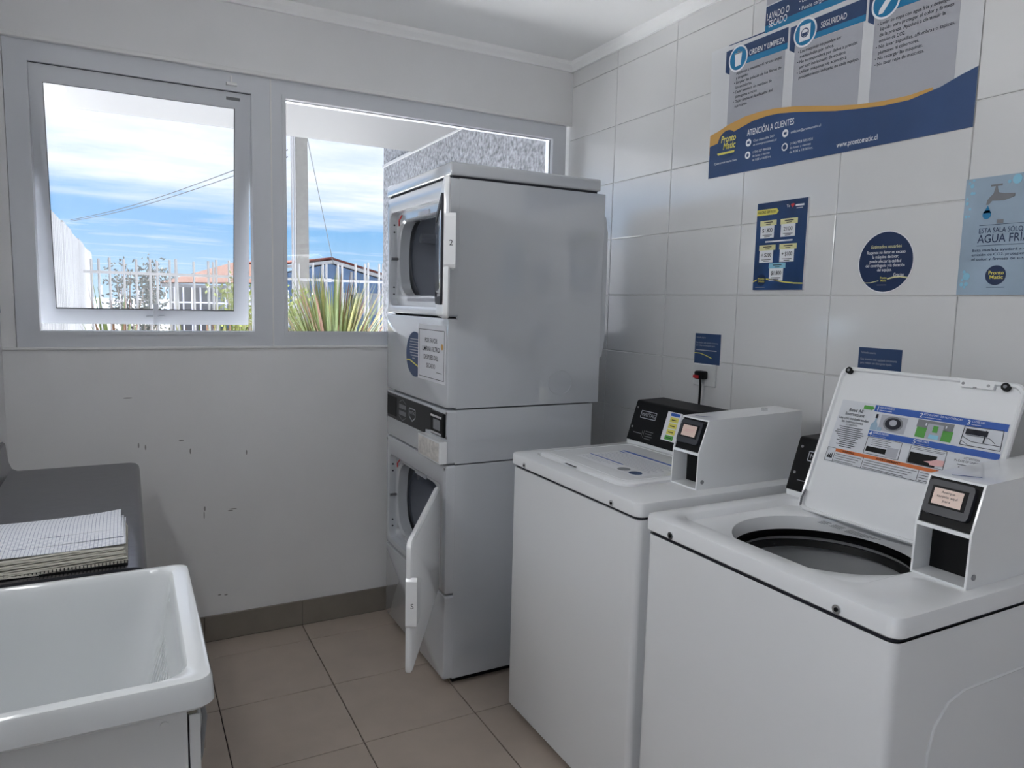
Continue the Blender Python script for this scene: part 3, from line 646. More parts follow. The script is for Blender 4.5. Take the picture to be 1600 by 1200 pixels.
# squared-paper notebook with curled leaves
def gridmat():
    m = bpy.data.materials.new('squared_paper'); m.use_nodes = True; t = m.node_tree; b = t.nodes['Principled BSDF']; b.inputs['Roughness'].default_value = .85
    tcn = t.nodes.new('ShaderNodeTexCoord'); br = t.nodes.new('ShaderNodeTexBrick'); br.offset = 0; br.inputs['Scale'].default_value = 1.0
    br.inputs['Brick Width'].default_value = .0075; br.inputs['Row Height'].default_value = .0075; br.inputs['Mortar Size'].default_value = .0006; br.inputs['Mortar Smooth'].default_value = .3
    br.inputs['Color1'].default_value = br.inputs['Color2'].default_value = (*srgb(226, 228, 234), 1); br.inputs['Mortar'].default_value = (*srgb(150, 156, 176), 1)
    t.links.new(tcn.outputs['Object'], br.inputs['Vector']); t.links.new(br.outputs['Color'], b.inputs['Base Color']); return m
M['grid'] = gridmat()
nb = thing('notebook', 'thick squared-paper notebook lying open on the steel table', 'notebook', (-2.17, -1.26, TZ))
def leaf(bm, y0, y1, zf, x0, x1, t, ny=14, nx=6, wob=0.0):
    top = []
    for j in range(ny+1):
        y = y0+(y1-y0)*j/ny
        top.append([Vector((x0+(x1-x0)*i/nx, y+.012*(i/nx-1), zf(j/ny, i/nx))) for i in range(nx+1)])
    vt = [[bm.verts.new(p) for p in r] for r in top]; vb = [[bm.verts.new(p-Vector((0, 0, t))) for p in r] for r in top]
    for j in range(ny):
        for i in range(nx):
            bm.faces.new((vt[j][i], vt[j][i+1], vt[j+1][i+1], vt[j+1][i])); bm.faces.new((vb[j][i], vb[j+1][i], vb[j+1][i+1], vb[j][i+1]))
    for j in range(ny):
        bm.faces.new((vt[j][0], vt[j+1][0], vb[j+1][0], vb[j][0])); bm.faces.new((vt[j][nx], vb[j][nx], vb[j+1][nx], vt[j+1][nx]))
    for i in range(nx):
        bm.faces.new((vt[0][i], vb[0][i], vb[0][i+1], vt[0][i+1])); bm.faces.new((vt[ny][i], vt[ny][i+1], vb[ny][i+1], vb[ny][i]))
    return bm
obj('cover', bx(-2.325, -1.992, -1.402, -1.120, TZ, TZ+.003), M['black'], nb)
NP = 13
for k in range(NP):
    z = TZ+.004+k*.0027; rr_ = random.uniform(-.004, .004)
    b = leaf(B(), -1.396+k*.0010, -1.13, lambda a, c, z=z, k=k: z+.0015*math.sin(9*c+k*1.7)*(1-a)+.001*math.sin(5*c+k), -2.322, -1.992+rr_-.0006*k, .0021, 4, 10)
    obj('page_bundle', b, M['oldpaper'], nb, smooth=True)
zt_ = TZ+.004+NP*.0027
for k, (ya, yb, xr) in enumerate(((-1.378, -1.13, -1.996), (-1.335, -1.12, -2.000), (-1.285, -1.110, -2.006))):
    b = leaf(B(), ya, yb, lambda a, c, k=k: zt_+.002+k*.0035+.004*math.sin(a*math.pi)*(1+.3*k)-.010*a*a*(1 if k < 2 else .6)+(.006*max(0, c-.8)*5*a*a if k == 2 else 0)+.001*math.sin(7*c+k), -2.318, xr, .0012)
    obj('page', b, M['grid'], nb, smooth=True)
b = B()
for i in range(46):
    x = -2.318+i*.0071; tube(b, [(x, -1.392, TZ+.004), (x, -1.402, TZ+.005), (x, -1.398, TZ+.009)], .0012, 5)
obj('spiral', b, M['black'], nb)

# ------------------------------------------------------------------ laundry sink on its cabinet
SZ = .862
sk = thing('laundry_sink', 'deep white glossy laundry sink with washboard ridges, in the near left corner', 'sink', (-2.12, -1.70, SZ-.35))
sx0, sx1, sy0, sy1 = -2.378, -1.872, -1.995, -1.440
scx, scy, shx, shy = (sx0+sx1)/2, (sy0+sy1)/2, (sx1-sx0)/2, (sy1-sy0)/2
def sl(ix, iy, r, z, dx=0, dy=0): return [(scx+dx+u, scy+dy+v, z) for u, v in rrect(0, 0, shx-ix, shy-iy, r, 96)]
SK = .050
def si(l, r_, f, n_, r, z):   # inner loop with its own margin left, right, far, near
    return [((sx0+l+sx1-r_)/2+u, (sy0+n_+sy1-f)/2+v, z) for u, v in rrect(0, 0, (sx1-r_-sx0-l)/2, (sy1-f-sy0-n_)/2, r, 96)]
loops = [sl(.020, .020, .02, SZ-SK), sl(.006, .006, .025, SZ-SK), sl(0, 0, .028, SZ-SK+.006), sl(.002, .002, .028, SZ-.008), sl(.005, .005, .026, SZ-.002), sl(.010, .010, .024, SZ),
         si(.03, .036, .020, .022, .045, SZ), si(.033, .039, .023, .025, .045, SZ-.003), si(.036, .042, .026, .030, .045, SZ-.012), si(.040, .046, .030, .045, .05, SZ-.035), si(.045, .060, .036, .060, .06, SZ-.10), si(.065, .095, .055, .072, .07, SZ-.24), si(.085, .13, .075, .07, .08, SZ-.29), si(.14, .19, .13, .13, .07, SZ-.31), si(.20, .24, .22, .22, .02, SZ-.315)]
obj('basin', loft(B(), loops, cap1=True), M['ceramic'], sk, smooth=True)
for k in range(9):
    y = -1.60-.026*k; b = tube(B(), [(sx1-.055, y, SZ-.09), (sx1-.074, y, SZ-.16), (sx1-.096, y, SZ-.24)], [.003, .006, .004], 8); obj('washboard_ridge', b, M['ceramic'], sk, smooth=True)
b = tube(B(), [(scx, scy, SZ-.315), (scx, scy, SZ-.311)], .032, 20); obj('drain', b, M['chrome'], sk)
ct = thing('sink_cabinet', 'white melamine cabinet carrying the laundry sink', 'cabinet', (-2.13, -1.72, 0))
CZ = SZ-.054
obj('side_panel', bx(-2.376, -1.912, -1.955, -1.940, .06, CZ), M['melamine'], ct); obj('side_panel', bx(-2.376, -1.912, -1.463, -1.450, .06, CZ), M['melamine'], ct)
obj('bottom_panel', bx(-2.376, -1.925, -1.940, -1.463, .06, .075), M['melamine'], ct); obj('back_panel', bx(-2.376, -2.370, -1.940, -1.463, .075, CZ), M['melamine'], ct)
obj('plinth', bx(-2.376, -1.96, -1.945, -1.485, 0, .06), M['black'], ct)
obj('top_rail', bx(-1.911, -1.897, -1.955, -1.450, CZ-.020, CZ-.001), mat('raw_board', srgb(120, 116, 104), .8), ct)
for y0, y1 in ((-1.955, -1.718), (-1.714, -1.450)):
    d_ = obj('door', bx(-1.909, -1.893, y0, y1, .07, CZ-.022, bev=.001, seg=1), M['melamine'], ct)
    hy_ = y1-.03 if y0 < -1.8 else y0+.03; obj('handle', tube(B(), [(-1.893, hy_, .60), (-1.875, hy_, .60), (-1.875, hy_, .70), (-1.893, hy_, .70)], .005, 8), M['chrome'], d_)
obj('cover_cap', tube(B(), [(-1.945, -1.9565, CZ-.03), (-1.945, -1.955, CZ-.03)], .007, 12), M['melamine'], ct)
hs = tag(obj('drain_hose', tube(B(), [(-1.892, -1.90, CZ+.003), (-1.882, -1.90, CZ-.06), (-1.890, -1.90, CZ-.13), (-1.903, -1.90, CZ-.17)], .004, 8), M['midgrey'], loc=(-1.89, -1.90, CZ), smooth=True), 'thin grey hose hanging under the rim of the laundry sink', 'hose')

# ------------------------------------------------------------------ socket, plug and cord
b = B(); box(b, -.010, 0, -1.111, -.989, 1.152, 1.238, bev=.004); sk2 = tag(obj('wall_socket', b, M['melamine'], loc=(0, -1.05, 1.195)), 'white wall socket plate on the tiles behind the closed washer', 'socket')
pg = thing('power_plug', 'black and red mains plug with a black cord in the wall socket', 'plug', (-.03, -1.045, 1.195))
obj('plug_body', bx(-.045, -.010, -1.074, -1.032, 1.180, 1.212, bev=.006), M['black'], pg, smooth=True)
obj('plug_label', bx(-.047, -.0445, -1.060, -1.030, 1.184, 1.196), M['red'], pg)
obj('cord', tube(B(), [(-.035, -1.058, 1.182), (-.036, -1.062, 1.16), (-.040, -1.066, 1.11), (-.040, -1.064, 1.05), (-.045, -1.06, .98)], .0045, 8), M['black'], pg, smooth=True)

# ------------------------------------------------------------------ signs on the tiled wall
def wp(h=-.0): return Plane((-.0006+h, 0, 0), (0, -1, 0), (0, 0, 1))   # u = -y, v = z, normal into the room
PW = wp()
big = thing('wall_poster', 'large blue and white house-rules poster across the top of the tiled wall', 'poster', (0, -1.49, 2.3))
film = mat('clear_vinyl', (0.70, 0.71, 0.73), .18)
bk_ = obj('backing', PW.poly(B(), ((1.005, 1.944), (1.989, 1.944), (1.986, 2.600), (1.245, 2.600), (1.245, 2.412), (.990, 2.412), (1.000, 2.2)), 0, .0006), film, big)
H1 = .0008
def pb(m_, pts, h=H1, nm='print_block', parent=None): return obj(nm, PW.poly(B(), pts, h, .0003), M[m_], parent or big)
pb('navy', ((1.068, 2.392), (1.351, 2.392), (1.351, 2.322), (1.089, 2.325), (1.089, 2.305), (1.068, 2.318)), nm='panel_header'); pb('greyp', ((1.090, 2.325), (1.343, 2.322), (1.343, 2.10), (1.090, 2.09)), nm='panel')
pb('navy', ((1.360, 2.386), (1.642, 2.386), (1.642, 2.319), (1.382, 2.323), (1.382, 2.300), (1.360, 2.314)), nm='panel_header'); pb('greyp', ((1.383, 2.322), (1.635, 2.318), (1.635, 2.06), (1.383, 2.10)), nm='panel')
pb('navy', ((1.650, 2.386), (1.935, 2.386), (1.935, 2.318), (1.671, 2.322), (1.671, 2.298), (1.650, 2.312)), nm='panel_header'); pb('greyp', ((1.673, 2.322), (1.926, 2.318), (1.926, 2.05), (1.673, 2.055)), nm='panel')
pb('teal', ((1.09, 2.345), (1.351, 2.342), (1.351, 2.322), (1.089, 2.326)), H1+.0003); pb('teal', ((1.39, 2.340), (1.642, 2.338), (1.642, 2.319), (1.383, 2.324)), H1+.0003); pb('teal', ((1.68, 2.340), (1.935, 2.338), (1.935, 2.318), (1.673, 2.323)), H1+.0003)
pb('navy', ((1.248, 2.402), (1.930, 2.402), (1.930, 2.488), (1.248, 2.488)), nm='panel_header'); pb('teal', ((1.248, 2.402), (1.930, 2.402), (1.930, 2.425), (1.248, 2.425)), H1+.0003)
pb('greyp', ((1.248, 2.492), (1.930, 2.492), (1.930, 2.59), (1.248, 2.59)), nm='panel'); pb('navy', ((1.078, 2.408), (1.250, 2.404), (1.250, 2.409), (1.078, 2.411)))
for u, v in ((1.129, 2.352), (1.421, 2.353), (1.705, 2.350)):
    obj('icon_ring', PW.disc(B(), u, v, .0455, .0455, H1+.0006, .0003), M['white'], big); obj('icon_disc', PW.disc(B(), u, v, .0395, .0395, H1+.0010, .0003), M['teal'], big)
pb('white', ((1.112, 2.372), (1.147, 2.372), (1.143, 2.326), (1.116, 2.326)), H1+.0014, 'bin_icon'); b = B(); PW.rect(b, 1.110, 1.149, 2.368, 2.371, H1+.0018, .0003); PW.disc(b, 1.130, 2.377, .007, .002, H1+.0014, .0003, 12); obj('bin_icon_lid', b, M['midgrey'], big)
pb('white', ((1.400, 2.377), (1.442, 2.377), (1.442, 2.327), (1.400, 2.327)), H1+.0014, 'washer_icon'); obj('washer_icon_ring', PW.disc(B(), 1.421, 2.352, .0155, .0145, H1+.0018, .0003), M['navy'], big); obj('washer_icon_door', PW.disc(B(), 1.421, 2.352, .012, .011, H1+.0022, .0003), M['white'], big); pb('navy', ((1.409, 2.352), (1.433, 2.352), (1.428, 2.342), (1.414, 2.342)), H1+.0026, 'washer_icon_water')
pb('white', ((1.706, 2.384), (1.724, 2.384), (1.722, 2.352), (1.698, 2.322), (1.684, 2.322), (1.686, 2.334), (1.704, 2.356)), H1+.0014, 'sock_icon')
# wave, band and colours along the bottom
gold = [(1.006, 2.103), (1.05, 2.112), (1.098, 2.126), (1.178, 2.139), (1.25, 2.141), (1.310, 2.138), (1.399, 2.126), (1.482, 2.109), (1.56, 2.092), (1.635, 2.079), (1.72, 2.070), (1.801, 2.067), (1.87, 2.073)]
navy = [(1.008, 2.062), (1.049, 2.068), (1.090, 2.082), (1.136, 2.098), (1.219, 2.116), (1.28, 2.119), (1.330, 2.117), (1.40, 2.107), (1.483, 2.091), (1.56, 2.076), (1.636, 2.066), (1.72, 2.056), (1.803, 2.054), (1.890, 2.068), (1.944, 2.086), (1.988, 2.098)]
gb = B()
for (a, c), (d, e_) in zip(gold, gold[1:]): PW.poly(gb, ((a, 2.03), (d, 2.03), (d, e_), (a, c)), H1+.0006, .0003)
obj('gold_wave', gb, M['gold'], big)
gb = B()
for (a, c), (d, e_) in zip(navy, navy[1:]): PW.poly(gb, ((a, 1.944), (d, 1.944), (d, e_), (a, c)), H1+.0010, .0003)
nvb = obj('navy_band', gb, mat('print_band_blue', srgb(50, 78, 124), .35, noise=(3, .15)), big)
obj('logo_disc', PW.disc(B(), 1.098, 2.055, .050, .052, H1+.0013, .0003), M['navy'], big)
T = lambda s, u, v, sz, m_='white', **k: PW.text(big, s, u, v, sz, M[m_], h=H1+k.pop('lift', .0020), **k)
T('Pronto', 1.066, 2.066, .023, 'yellow', width=.074, bold=.03, shear=.15); T('Matic', 1.078, 2.040, .023, 'yellow', width=.062, bold=.03, shear=.15)
pb('yellow', ((1.050, 2.030), (1.138, 2.030), (1.136, 2.022), (1.055, 2.022)), H1+.0020); T('Queremos verte bien', 1.037, 1.990, .008, 'white', width=.115)
T('ATENCIÓN A CLIENTES', 1.195, 2.068, .021, 'white', width=.206, bold=.012); T('www.prontomatic.cl', 1.573, 1.962, .016, 'white', width=.140, bold=.012)
for u, v in ((1.204, 2.043), (1.203, 2.000), (1.367, 2.045), (1.368, 2.000)): obj('contact_icon', PW.disc(B(), u, v, .0125, .0130, H1+.0016, .0003, 24), M['white'], big)
b = B(); PW.rect(b, 1.198, 1.210, 2.039, 2.048, H1+.0020, .0003); PW.rect(b, 1.361, 1.373, 2.041, 2.049, H1+.0020, .0003); PW.disc(b, 1.203, 2.0, .006, h=H1+.0020, t=.0003, n=12); PW.disc(b, 1.368, 2.0, .0085, h=H1+.0020, t=.0003, n=16); obj('contact_icon_mark', b, M['navy'], big)
for s, u, v, wd in (('Chat disponible 24/7', 1.226, 2.042, .094), ('en www.prontomatic.cl', 1.226, 2.028, .104), ('(+56) 227 984 026', 1.226, 2.003, .082), ('de lunes a viernes', 1.226, 1.989, .078), ('de 9:00 a 18:00 hrs.', 1.226, 1.975, .086),
                    ('edificios@prontomatic.cl', 1.390, 2.040, .118), ('(+56) 958 595 021', 1.390, 2.003, .090), ('de lunes a viernes', 1.390, 1.989, .084), ('de 9:00 a 18:00 hrs.', 1.390, 1.975, .094)): T(s, u, v, .0078, 'white', width=wd)
T('LAVADO O', 1.254, 2.441, .022, 'white', width=.095, bold=.012); T('SECADO', 1.264, 2.415, .022, 'white', width=.078, bold=.012)
T('• Utilice', 1.390, 2.452, .012, 'white', width=.05); T('• Puede cargar', 1.390, 2.428, .012, 'white', width=.10)
T('ORDEN Y LIMPIEZA', 1.182, 2.347, .018, 'white', width=.156, bold=.012); T('SEGURIDAD', 1.482, 2.347, .018, 'white', width=.094, bold=.012)
def para(u, v, lines, maxw, dv=.0165, sz=.0098):
    n = max(len(l) for l in lines)
    for k, l in enumerate(lines): T(l, u+(0 if l[0] == '•' else .009), v-k*dv, sz, 'ink', width=maxw*len(l)/n)
para(1.116, 2.296, ('• Ayúdanos a mantener el recinto limpio', 'y acogedor.', '• Limpiar las pelusas de los filtros de', 'las secadoras.', '• Dejar lavadora sin residuos de', 'detergente u otros.', '• Dejar limpio el dosificador del', 'suavizante.'), .215)
para(1.398, 2.292, ('• Las máquinas no pueden ser', 'manipuladas por niños.', '• No se responderá por daños a prendas', 'por uso inadecuado de equipos.', '• Utilizar máquinas de acuerdo a', 'procedimiento indicado en cada equipo.'), .222)
para(1.684, 2.290, ('• Lavar su ropa con agua fría y detergente', 'líquido para proteger el color y firmeza', 'de la prenda. Ayudará a disminuir la', 'emisión de CO2.', '• No lavar zapatillas, alfombras o tapices,', 'plumones ni cobertores.', '• No recargar las máquinas.', '• No lavar ropa de mascotas.'), .232)
# price board (a rigid panel)
pb_ = thing('price_board', 'dark blue price list board with five small white boxes on the tiles', 'sign', (0, -1.378, 1.67))
obj('board', bx(-.008, 0, -1.485, -1.270, 1.521, 1.822), M['paper'], pb_)
PP = wp(-.0076)
obj('board_face', PP.rect(B(), 1.2705, 1.4845, 1.5215, 1.8215, 0, .0004), mat('price_blue', srgb(24, 62, 112), .35, noise=(9, .35)), pb_)
def pq(m_, *rc, h=.0006, nm='print_block'):
    b = B()
    for r_ in rc: PP.rect(b, *r_, h, .0003)
    return obj(nm, b, M[m_], pb_)
b = B(); PP.poly(b, ((1.2705, 1.799), (1.357, 1.799), (1.366, 1.789), (1.357, 1.779), (1.2705, 1.779)), .0006, .0003); obj('title_arrow', b, M['yellow'], pb_)
TP = lambda s, u, v, sz, m_='ink', **k: PP.text(pb_, s, u, v, sz, M[m_], h=.0016, **k)
TP('VALORES SERVICIO', 1.275, 1.785, .009, width=.078, bold=.01)
TP('Te', 1.399, 1.797, .009, 'white'); b = B(); PP.poly(b, ((1.424, 1.794), (1.432, 1.803), (1.430, 1.807), (1.426, 1.808), (1.424, 1.805), (1.422, 1.808), (1.418, 1.807), (1.416, 1.803)), .0008, .0003); obj('heart', b, M['red'], pb_); pq('white', (1.436, 1.470, 1.797, 1.803), (1.440, 1.466, 1.790, 1.792))
for u, v, txt, m_ in ((1.288, 1.700, '$1.800', 'cream'), (1.377, 1.700, '2100', 'cream'), (1.290, 1.616, '+ $200', 'cream'), (1.379, 1.616, '+ $100', 'cream'), (1.338, 1.553, '$1.800', 'cyanp')):
    pq('white', (u+.003, u+.063, v, v+.050), nm='price_box'); pq(m_, (u, u+.072, v+.042, v+.060), h=.0009, nm='price_box_lid')
    pq('ink', (u+.018, u+.055, v+.052, v+.055), (u+.026, u+.047, v+.046, v+.048), (u+.014, u+.054, v+.009, v+.011), (u+.022, u+.046, v+.004, v+.006), h=.0012)
    TP(txt, u+.034, v+.020, .013, align='CENTER', width=.044 if txt[0] != '2' else .038, bold=.02 if txt[0] != '2' else 0)
pq('white', (1.315, 1.432, 1.685, 1.690))
b = B(); PP.line(b, ((1.271, 1.550), (1.29, 1.558), (1.32, 1.560), (1.36, 1.557), (1.40, 1.549), (1.45, 1.544), (1.484, 1.543)), .004, .0006); obj('wave', b, M['yellow'], pb_)
obj('logo_disc', PP.disc(B(), 1.308, 1.556, .021, .020, .0010, .0003), M['navy2'], pb_); TP('Pronto', 1.292, 1.557, .007, 'yellow', width=.030, bold=.02); TP('Matic', 1.296, 1.548, .007, 'yellow', width=.026, bold=.02); pq('greyp', (1.282, 1.325, 1.530, 1.532))
# round sticker
rs = thing('round_sticker', 'round navy sticker addressed to users, beside the price board', 'sticker', (0, -1.769, 1.602))
obj('sticker_rim', PW.disc(B(), 1.769, 1.602, .0885, .0905, 0, .0005, 56), M['paper'], rs); obj('sticker_face', PW.disc(B(), 1.769, 1.602, .0855, .0875, .0006, .0003, 56), M['navy2'], rs)
TR = lambda s, u, v, sz, m_='white', **k: PW.text(rs, s, u, v, sz, M[m_], h=.0016, **k)
TR('Estimados usuarios', 1.769, 1.642, .0098, 'cream', align='CENTER', width=.096, bold=.012)
for k, (s, wd) in enumerate((('Rogamos no llenar en exceso', .122), ('la máquina de lavar,', .084), ('puede afectar la calidad', .100), ('del centrifugado y la duración', .124), ('del equipo.', .046))): TR(s, 1.769, 1.626-k*.0128, .0088, align='CENTER', width=wd, bold=.008)
TR('Gracias', 1.798, 1.560, .0088, width=.032, bold=.008)
b = B(); PW.line(b, ((1.700, 1.541), (1.725, 1.541), (1.752, 1.547)), .002, .001); PW.line(b, ((1.780, 1.552), (1.80, 1.557), (1.82, 1.558), (1.842, 1.555)), .004, .001); obj('wave', b, M['cream'], rs)
TR('Pronto', 1.757, 1.5525, .006, 'yellow', width=.021, bold=.02); TR('Matic', 1.759, 1.5445, .006, 'yellow', width=.018, bold=.02)
b = B(); PW.rect(b, 1.748, 1.778, 1.5335, 1.535, .001, .0003); obj('print_lines', b, M['greyp'], rs)
# cold-water notice
ag = thing('cold_water_notice', 'pale blue cold water notice with a tap, at the right edge of the tiled wall', 'sign', (0, -2.1, 1.66))
obj('board', bx(-.004, 0, -2.222, -1.986, 1.506, 1.808), mat('water_board', srgb(158, 178, 196), .35, noise=(6, .12)), ag)
PA = wp(-.0038)
TA = lambda s, u, v, sz, m_='navy2', **k: PA.text(ag, s, u, v, sz, M[m_], h=.0012, **k)
TA('ESTA SALA SÓLO UTILIZA', 2.030, 1.665, .0125, width=.160); TA('AGUA FRÍA', 2.029, 1.640, .021, width=.125)
for k, s in enumerate(('Esta medida ayudará a disminuir la', 'emisión de CO2, protegiendo también', 'el color y firmeza de sus prendas.')): TA(s, 2.018, 1.618-k*.0115, .0068, width=.185-.006*k)
b = B(); PA.rect(b, 2.030, 2.20, 1.6845, 1.6855, .0004, .0003); PA.rect(b, 2.028, 2.20, 1.6325, 1.6335, .0004, .0003); obj('rule', b, M['navy2'], ag)
b = B(); PA.rect(b, 2.072, 2.088, 1.687, 1.697, .0004, .0003); obj('small_mark', b, M['midgrey'], ag)
b = B(); PA.poly(b, ((2.042, 1.737), (2.049, 1.737), (2.056, 1.746), (2.085, 1.744), (2.110, 1.752), (2.110, 1.760), (2.085, 1.762), (2.070, 1.766), (2.066, 1.782), (2.062, 1.782), (2.058, 1.764), (2.050, 1.756), (2.044, 1.748)), .0004, .0003); PA.rect(b, 2.050, 2.078, 1.782, 1.787, .0004, .0003); obj('tap_drawing', b, M['midgrey'], ag)
b = B(); PA.disc(b, 2.046, 1.712, .0105, .0115, .0004, .0003, 20); PA.poly(b, ((2.0365, 1.716), (2.0555, 1.716), (2.047, 1.735)), .0004, .0003); obj('drop_drawing', b, M['teal'], ag)
b = B(); random.seed(3)
for u, v, r_ in ((1.996, 1.797, .003), (2.006, 1.803, .003), (2.003, 1.789, .005), (2.004, 1.770, .004), (2.010, 1.770, .003), (1.993, 1.757, .003), (1.994, 1.745, .004), (2.002, 1.730, .003), (1.994, 1.711, .0035), (2.002, 1.711, .0025), (2.002, 1.566, .004), (2.009, 1.554, .009), (1.998, 1.533, .005), (2.010, 1.534, .005), (2.006, 1.526, .003), (2.094, 1.790, .004), (2.112, 1.794, .011), (1.999, 1.545, .003)): PA.disc(b, u, v, r_, r_*1.1, .0004, .0003, 16)
obj('droplets', b, M['cyanp'], ag)
obj('logo_disc', PA.disc(B(), 2.082, 1.556, .025, .025, .0004, .0003), M['navy2'], ag); TA('Pronto', 2.064, 1.558, .009, 'yellow', width=.037, bold=.02); TA('Matic', 2.067, 1.547, .009, 'yellow', width=.033, bold=.02)
b = B(); PA.rect(b, 2.062, 2.106, 1.5245, 1.5262, .0004, .0003); obj('print_lines', b, M['navy2'], ag)
# two small notices above the washers
for (u0, u1, v0, v1, lab) in ((.983, 1.122, 1.238, 1.355, 'small dark blue notice directly above the wall socket'), (1.706, 1.846, 1.229, 1.347, 'small dark blue notice half hidden behind the raised washer lid')):
    sn = thing('small_notice', lab, 'sticker', (0, -(u0+u1)/2, v0), 'small blue notices above the washers')
    obj('sticker_face', PW.rect(B(), u0, u1, v0, v1, .010 if u0 < 1.5 and False else .0004, .0004), M['navy'], sn)
    TS = lambda s, u, v, sz, m_='greyp', **k: PW.text(sn, s, u, v, sz, M[m_], h=.0016, **k)
    TS('Estimado usuario:', u0+.008, v1-.018, .0065, width=.050); TS('Esta lavadora está equipada únicamente', u0+.008, v1-.038, .0065, width=.118); TS('para trabajar con detergente líquido.', u0+.008, v1-.049, .0065, width=.104)
    b = B(); PW.rect(b, u0+.008, u0+.12, v1-.0665, v1-.063, .001, .0003); obj('print_lines', b, M['greyp'], sn)
    b = B(); PW.line(b, ((u0, v1-.077), (u0+.03, v1-.077), (u0+.06, v1-.083), (u0+.095, v1-.093)), .003, .001); obj('wave', b, M['yellow'], sn)
bs = tag(obj('blue_sticker', bx(XL, XL+.003, -.22, -.012, 1.375, 1.402), M['navy'], loc=(XL, -.1, 1.39)), 'small blue sticker on the left wall beside the window corner', 'sticker')

# ------------------------------------------------------------------ fill lamp added on the left wall, out of view, to brighten the room
lp = thing('fill_lamp', 'added batten fill lamp, out of view on the left wall above the sink', 'lamp', (XL, -1.90, 1.90))
obj('housing', bx(XL, XL+.035, -2.57, -1.23, 1.85, 1.95, bev=.006), M['trim'], lp)
em = bpy.data.materials.new('fill_diffuser'); em.use_nodes = True; eb = em.node_tree.nodes['Principled BSDF']; eb.inputs['Emission Color'].default_value = (.97, .985, 1, 1); eb.inputs['Emission Strength'].default_value = FILL
b = B(); prism(b, [(XL+.035+.055*math.cos(math.pi*(k/12-.5)), -2.55, 1.90+.048*math.sin(math.pi*(k/12-.5))) for k in range(13)], (0, 1.30, 0)); obj('diffuser', b, em, lp)
for yy in (-2.56, -1.24): obj('end_cap', bx(XL+.03, XL+.095, yy-.012, yy+.012, 1.845, 1.955, bev=.004), M['trim'], lp)

# ------------------------------------------------------------------ outside
g_ = B(); box(g_, -14, 14, .12, 13, -.10, -.02); struct('ground_garden', g_, mat('bounce_ground', srgb(220, 223, 228), .9, noise=(3, .2)))  # unseen ground, made pale to bounce sunlight up into the room
g_ = B(); box(g_, -30, 2.5-5, -20, .12, -.12, -.05); box(g_, -60, 80, 13, 120, -2.1, -2.0); struct('ground_street', g_, mat('pale_ground', srgb(84, 83, 82), .9, noise=(1, .1)))
g_ = B(); box(g_, -900, 900, 120, 2500, -14, -13.5); struct('sea', g_, mat('sea_water', srgb(150, 178, 200), .3))
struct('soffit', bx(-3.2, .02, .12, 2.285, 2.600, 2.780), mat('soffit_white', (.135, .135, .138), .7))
struct('roof_slab', bx(XL-.9, 2.5, YR-.4, .12, ZC+.13, ZC+.30), M['trim'])
stm = mat('grey_stucco', srgb(120, 122, 127), .9, noise=(38, .55), bump=(30, 1.0))
ws = struct('wall_outside', bx(.02, .30, .12, 3.03, -.02, 3.9), stm)
gr = B(); box(gr, .008, .03, .12, 3.03, 2.590, 2.612); obj('groove_band', gr, mat('groove_paint', (.36, .36, .37), .7), ws)
wo = B(); box(wo, -3.4, XL-.0, .0, .12, 0, 2.6); struct('wall_facade', wo, M['wall'])
# corrugated boundary fence
cf = thing('corrugated_fence', 'white corrugated metal fence running away at the left of the garden', 'fence', (-2.55, 7.2, 0))
YA, YB = 1.2, 11.6; nseg = 8; pr_w = (YB-YA)/nseg
for s_ in range(nseg):
    b = B(); y0 = YA+s_*pr_w; lo_l, hi_l, lo_b, hi_b = [], [], [], []
    k = 0; y = y0
    while y <= y0+pr_w+1e-6:
        ph = (k % 4); x = -2.50-(.035 if ph in (1, 2) else 0); zt2 = 2.12+.02*(s_ % 2)
        lo_l.append((x, y, -.02)); hi_l.append((x, y, zt2)); lo_b.append((x-.008, y, -.02)); hi_b.append((x-.008, y, zt2)); k += 1; y += (.05 if ph in (0, 2) else .045)
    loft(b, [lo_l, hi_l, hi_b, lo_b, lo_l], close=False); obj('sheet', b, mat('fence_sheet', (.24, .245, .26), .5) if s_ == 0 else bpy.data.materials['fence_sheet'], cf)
for s_ in range(nseg+1): obj('post', bx(-2.63, -2.56, YA+s_*pr_w-.03, YA+s_*pr_w+.03, -.02, 2.05), M['trim'], cf)
# white palisade fence
PY = 7.4
pf_ = thing('palisade_fence', 'white metal railing fence with tall uneven bars at the end of the garden', 'fence', (-.5, PY, 0))
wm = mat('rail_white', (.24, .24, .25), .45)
random.seed(11); x = -2.42; k = 0
xs_ = [-2.36, -2.28, -2.16, -2.0, -1.86, -1.70, -1.62, -1.47, -1.40, -1.345, -1.18, -1.0, -.94, -.90, -.74, -.57, -.41, -.35, -.19]
x = -.04
while x < 1.6: xs_.append(x); x += (.17, .06, .20, .14, .05)[k % 5]; k += 1
for i, x in enumerate(xs_):
    lean = .05 if i == 9 else 0; top = 1.95+.03*x+random.uniform(-.02, .02)
    b = tube(B(), [(x, PY, -.02), (x-lean, PY, top)], .017, 6); obj('bar', b, wm, pf_)
for z in (.35, 1.70): obj('rail', bx(-2.45, 1.65, PY-.02, PY+.015, z, z+.035), wm, pf_)
# lower dark railing across the street
rf = thing('street_railing', 'low thin grey railing beyond the white fence', 'fence', (-1, 14, -2))
gm = mat('grey_rail', srgb(150, 152, 168), .6)
for i in range(24): x = -2.6+i*.17; obj('bar', tube(B(), [(x, 14, -2.0), (x, 14, 1.62)], .017, 5), gm, rf)
for z in (.5, 1.28): obj('rail', bx(-2.7, 1.5, 13.98, 14.0, z, z+.03), gm, rf)
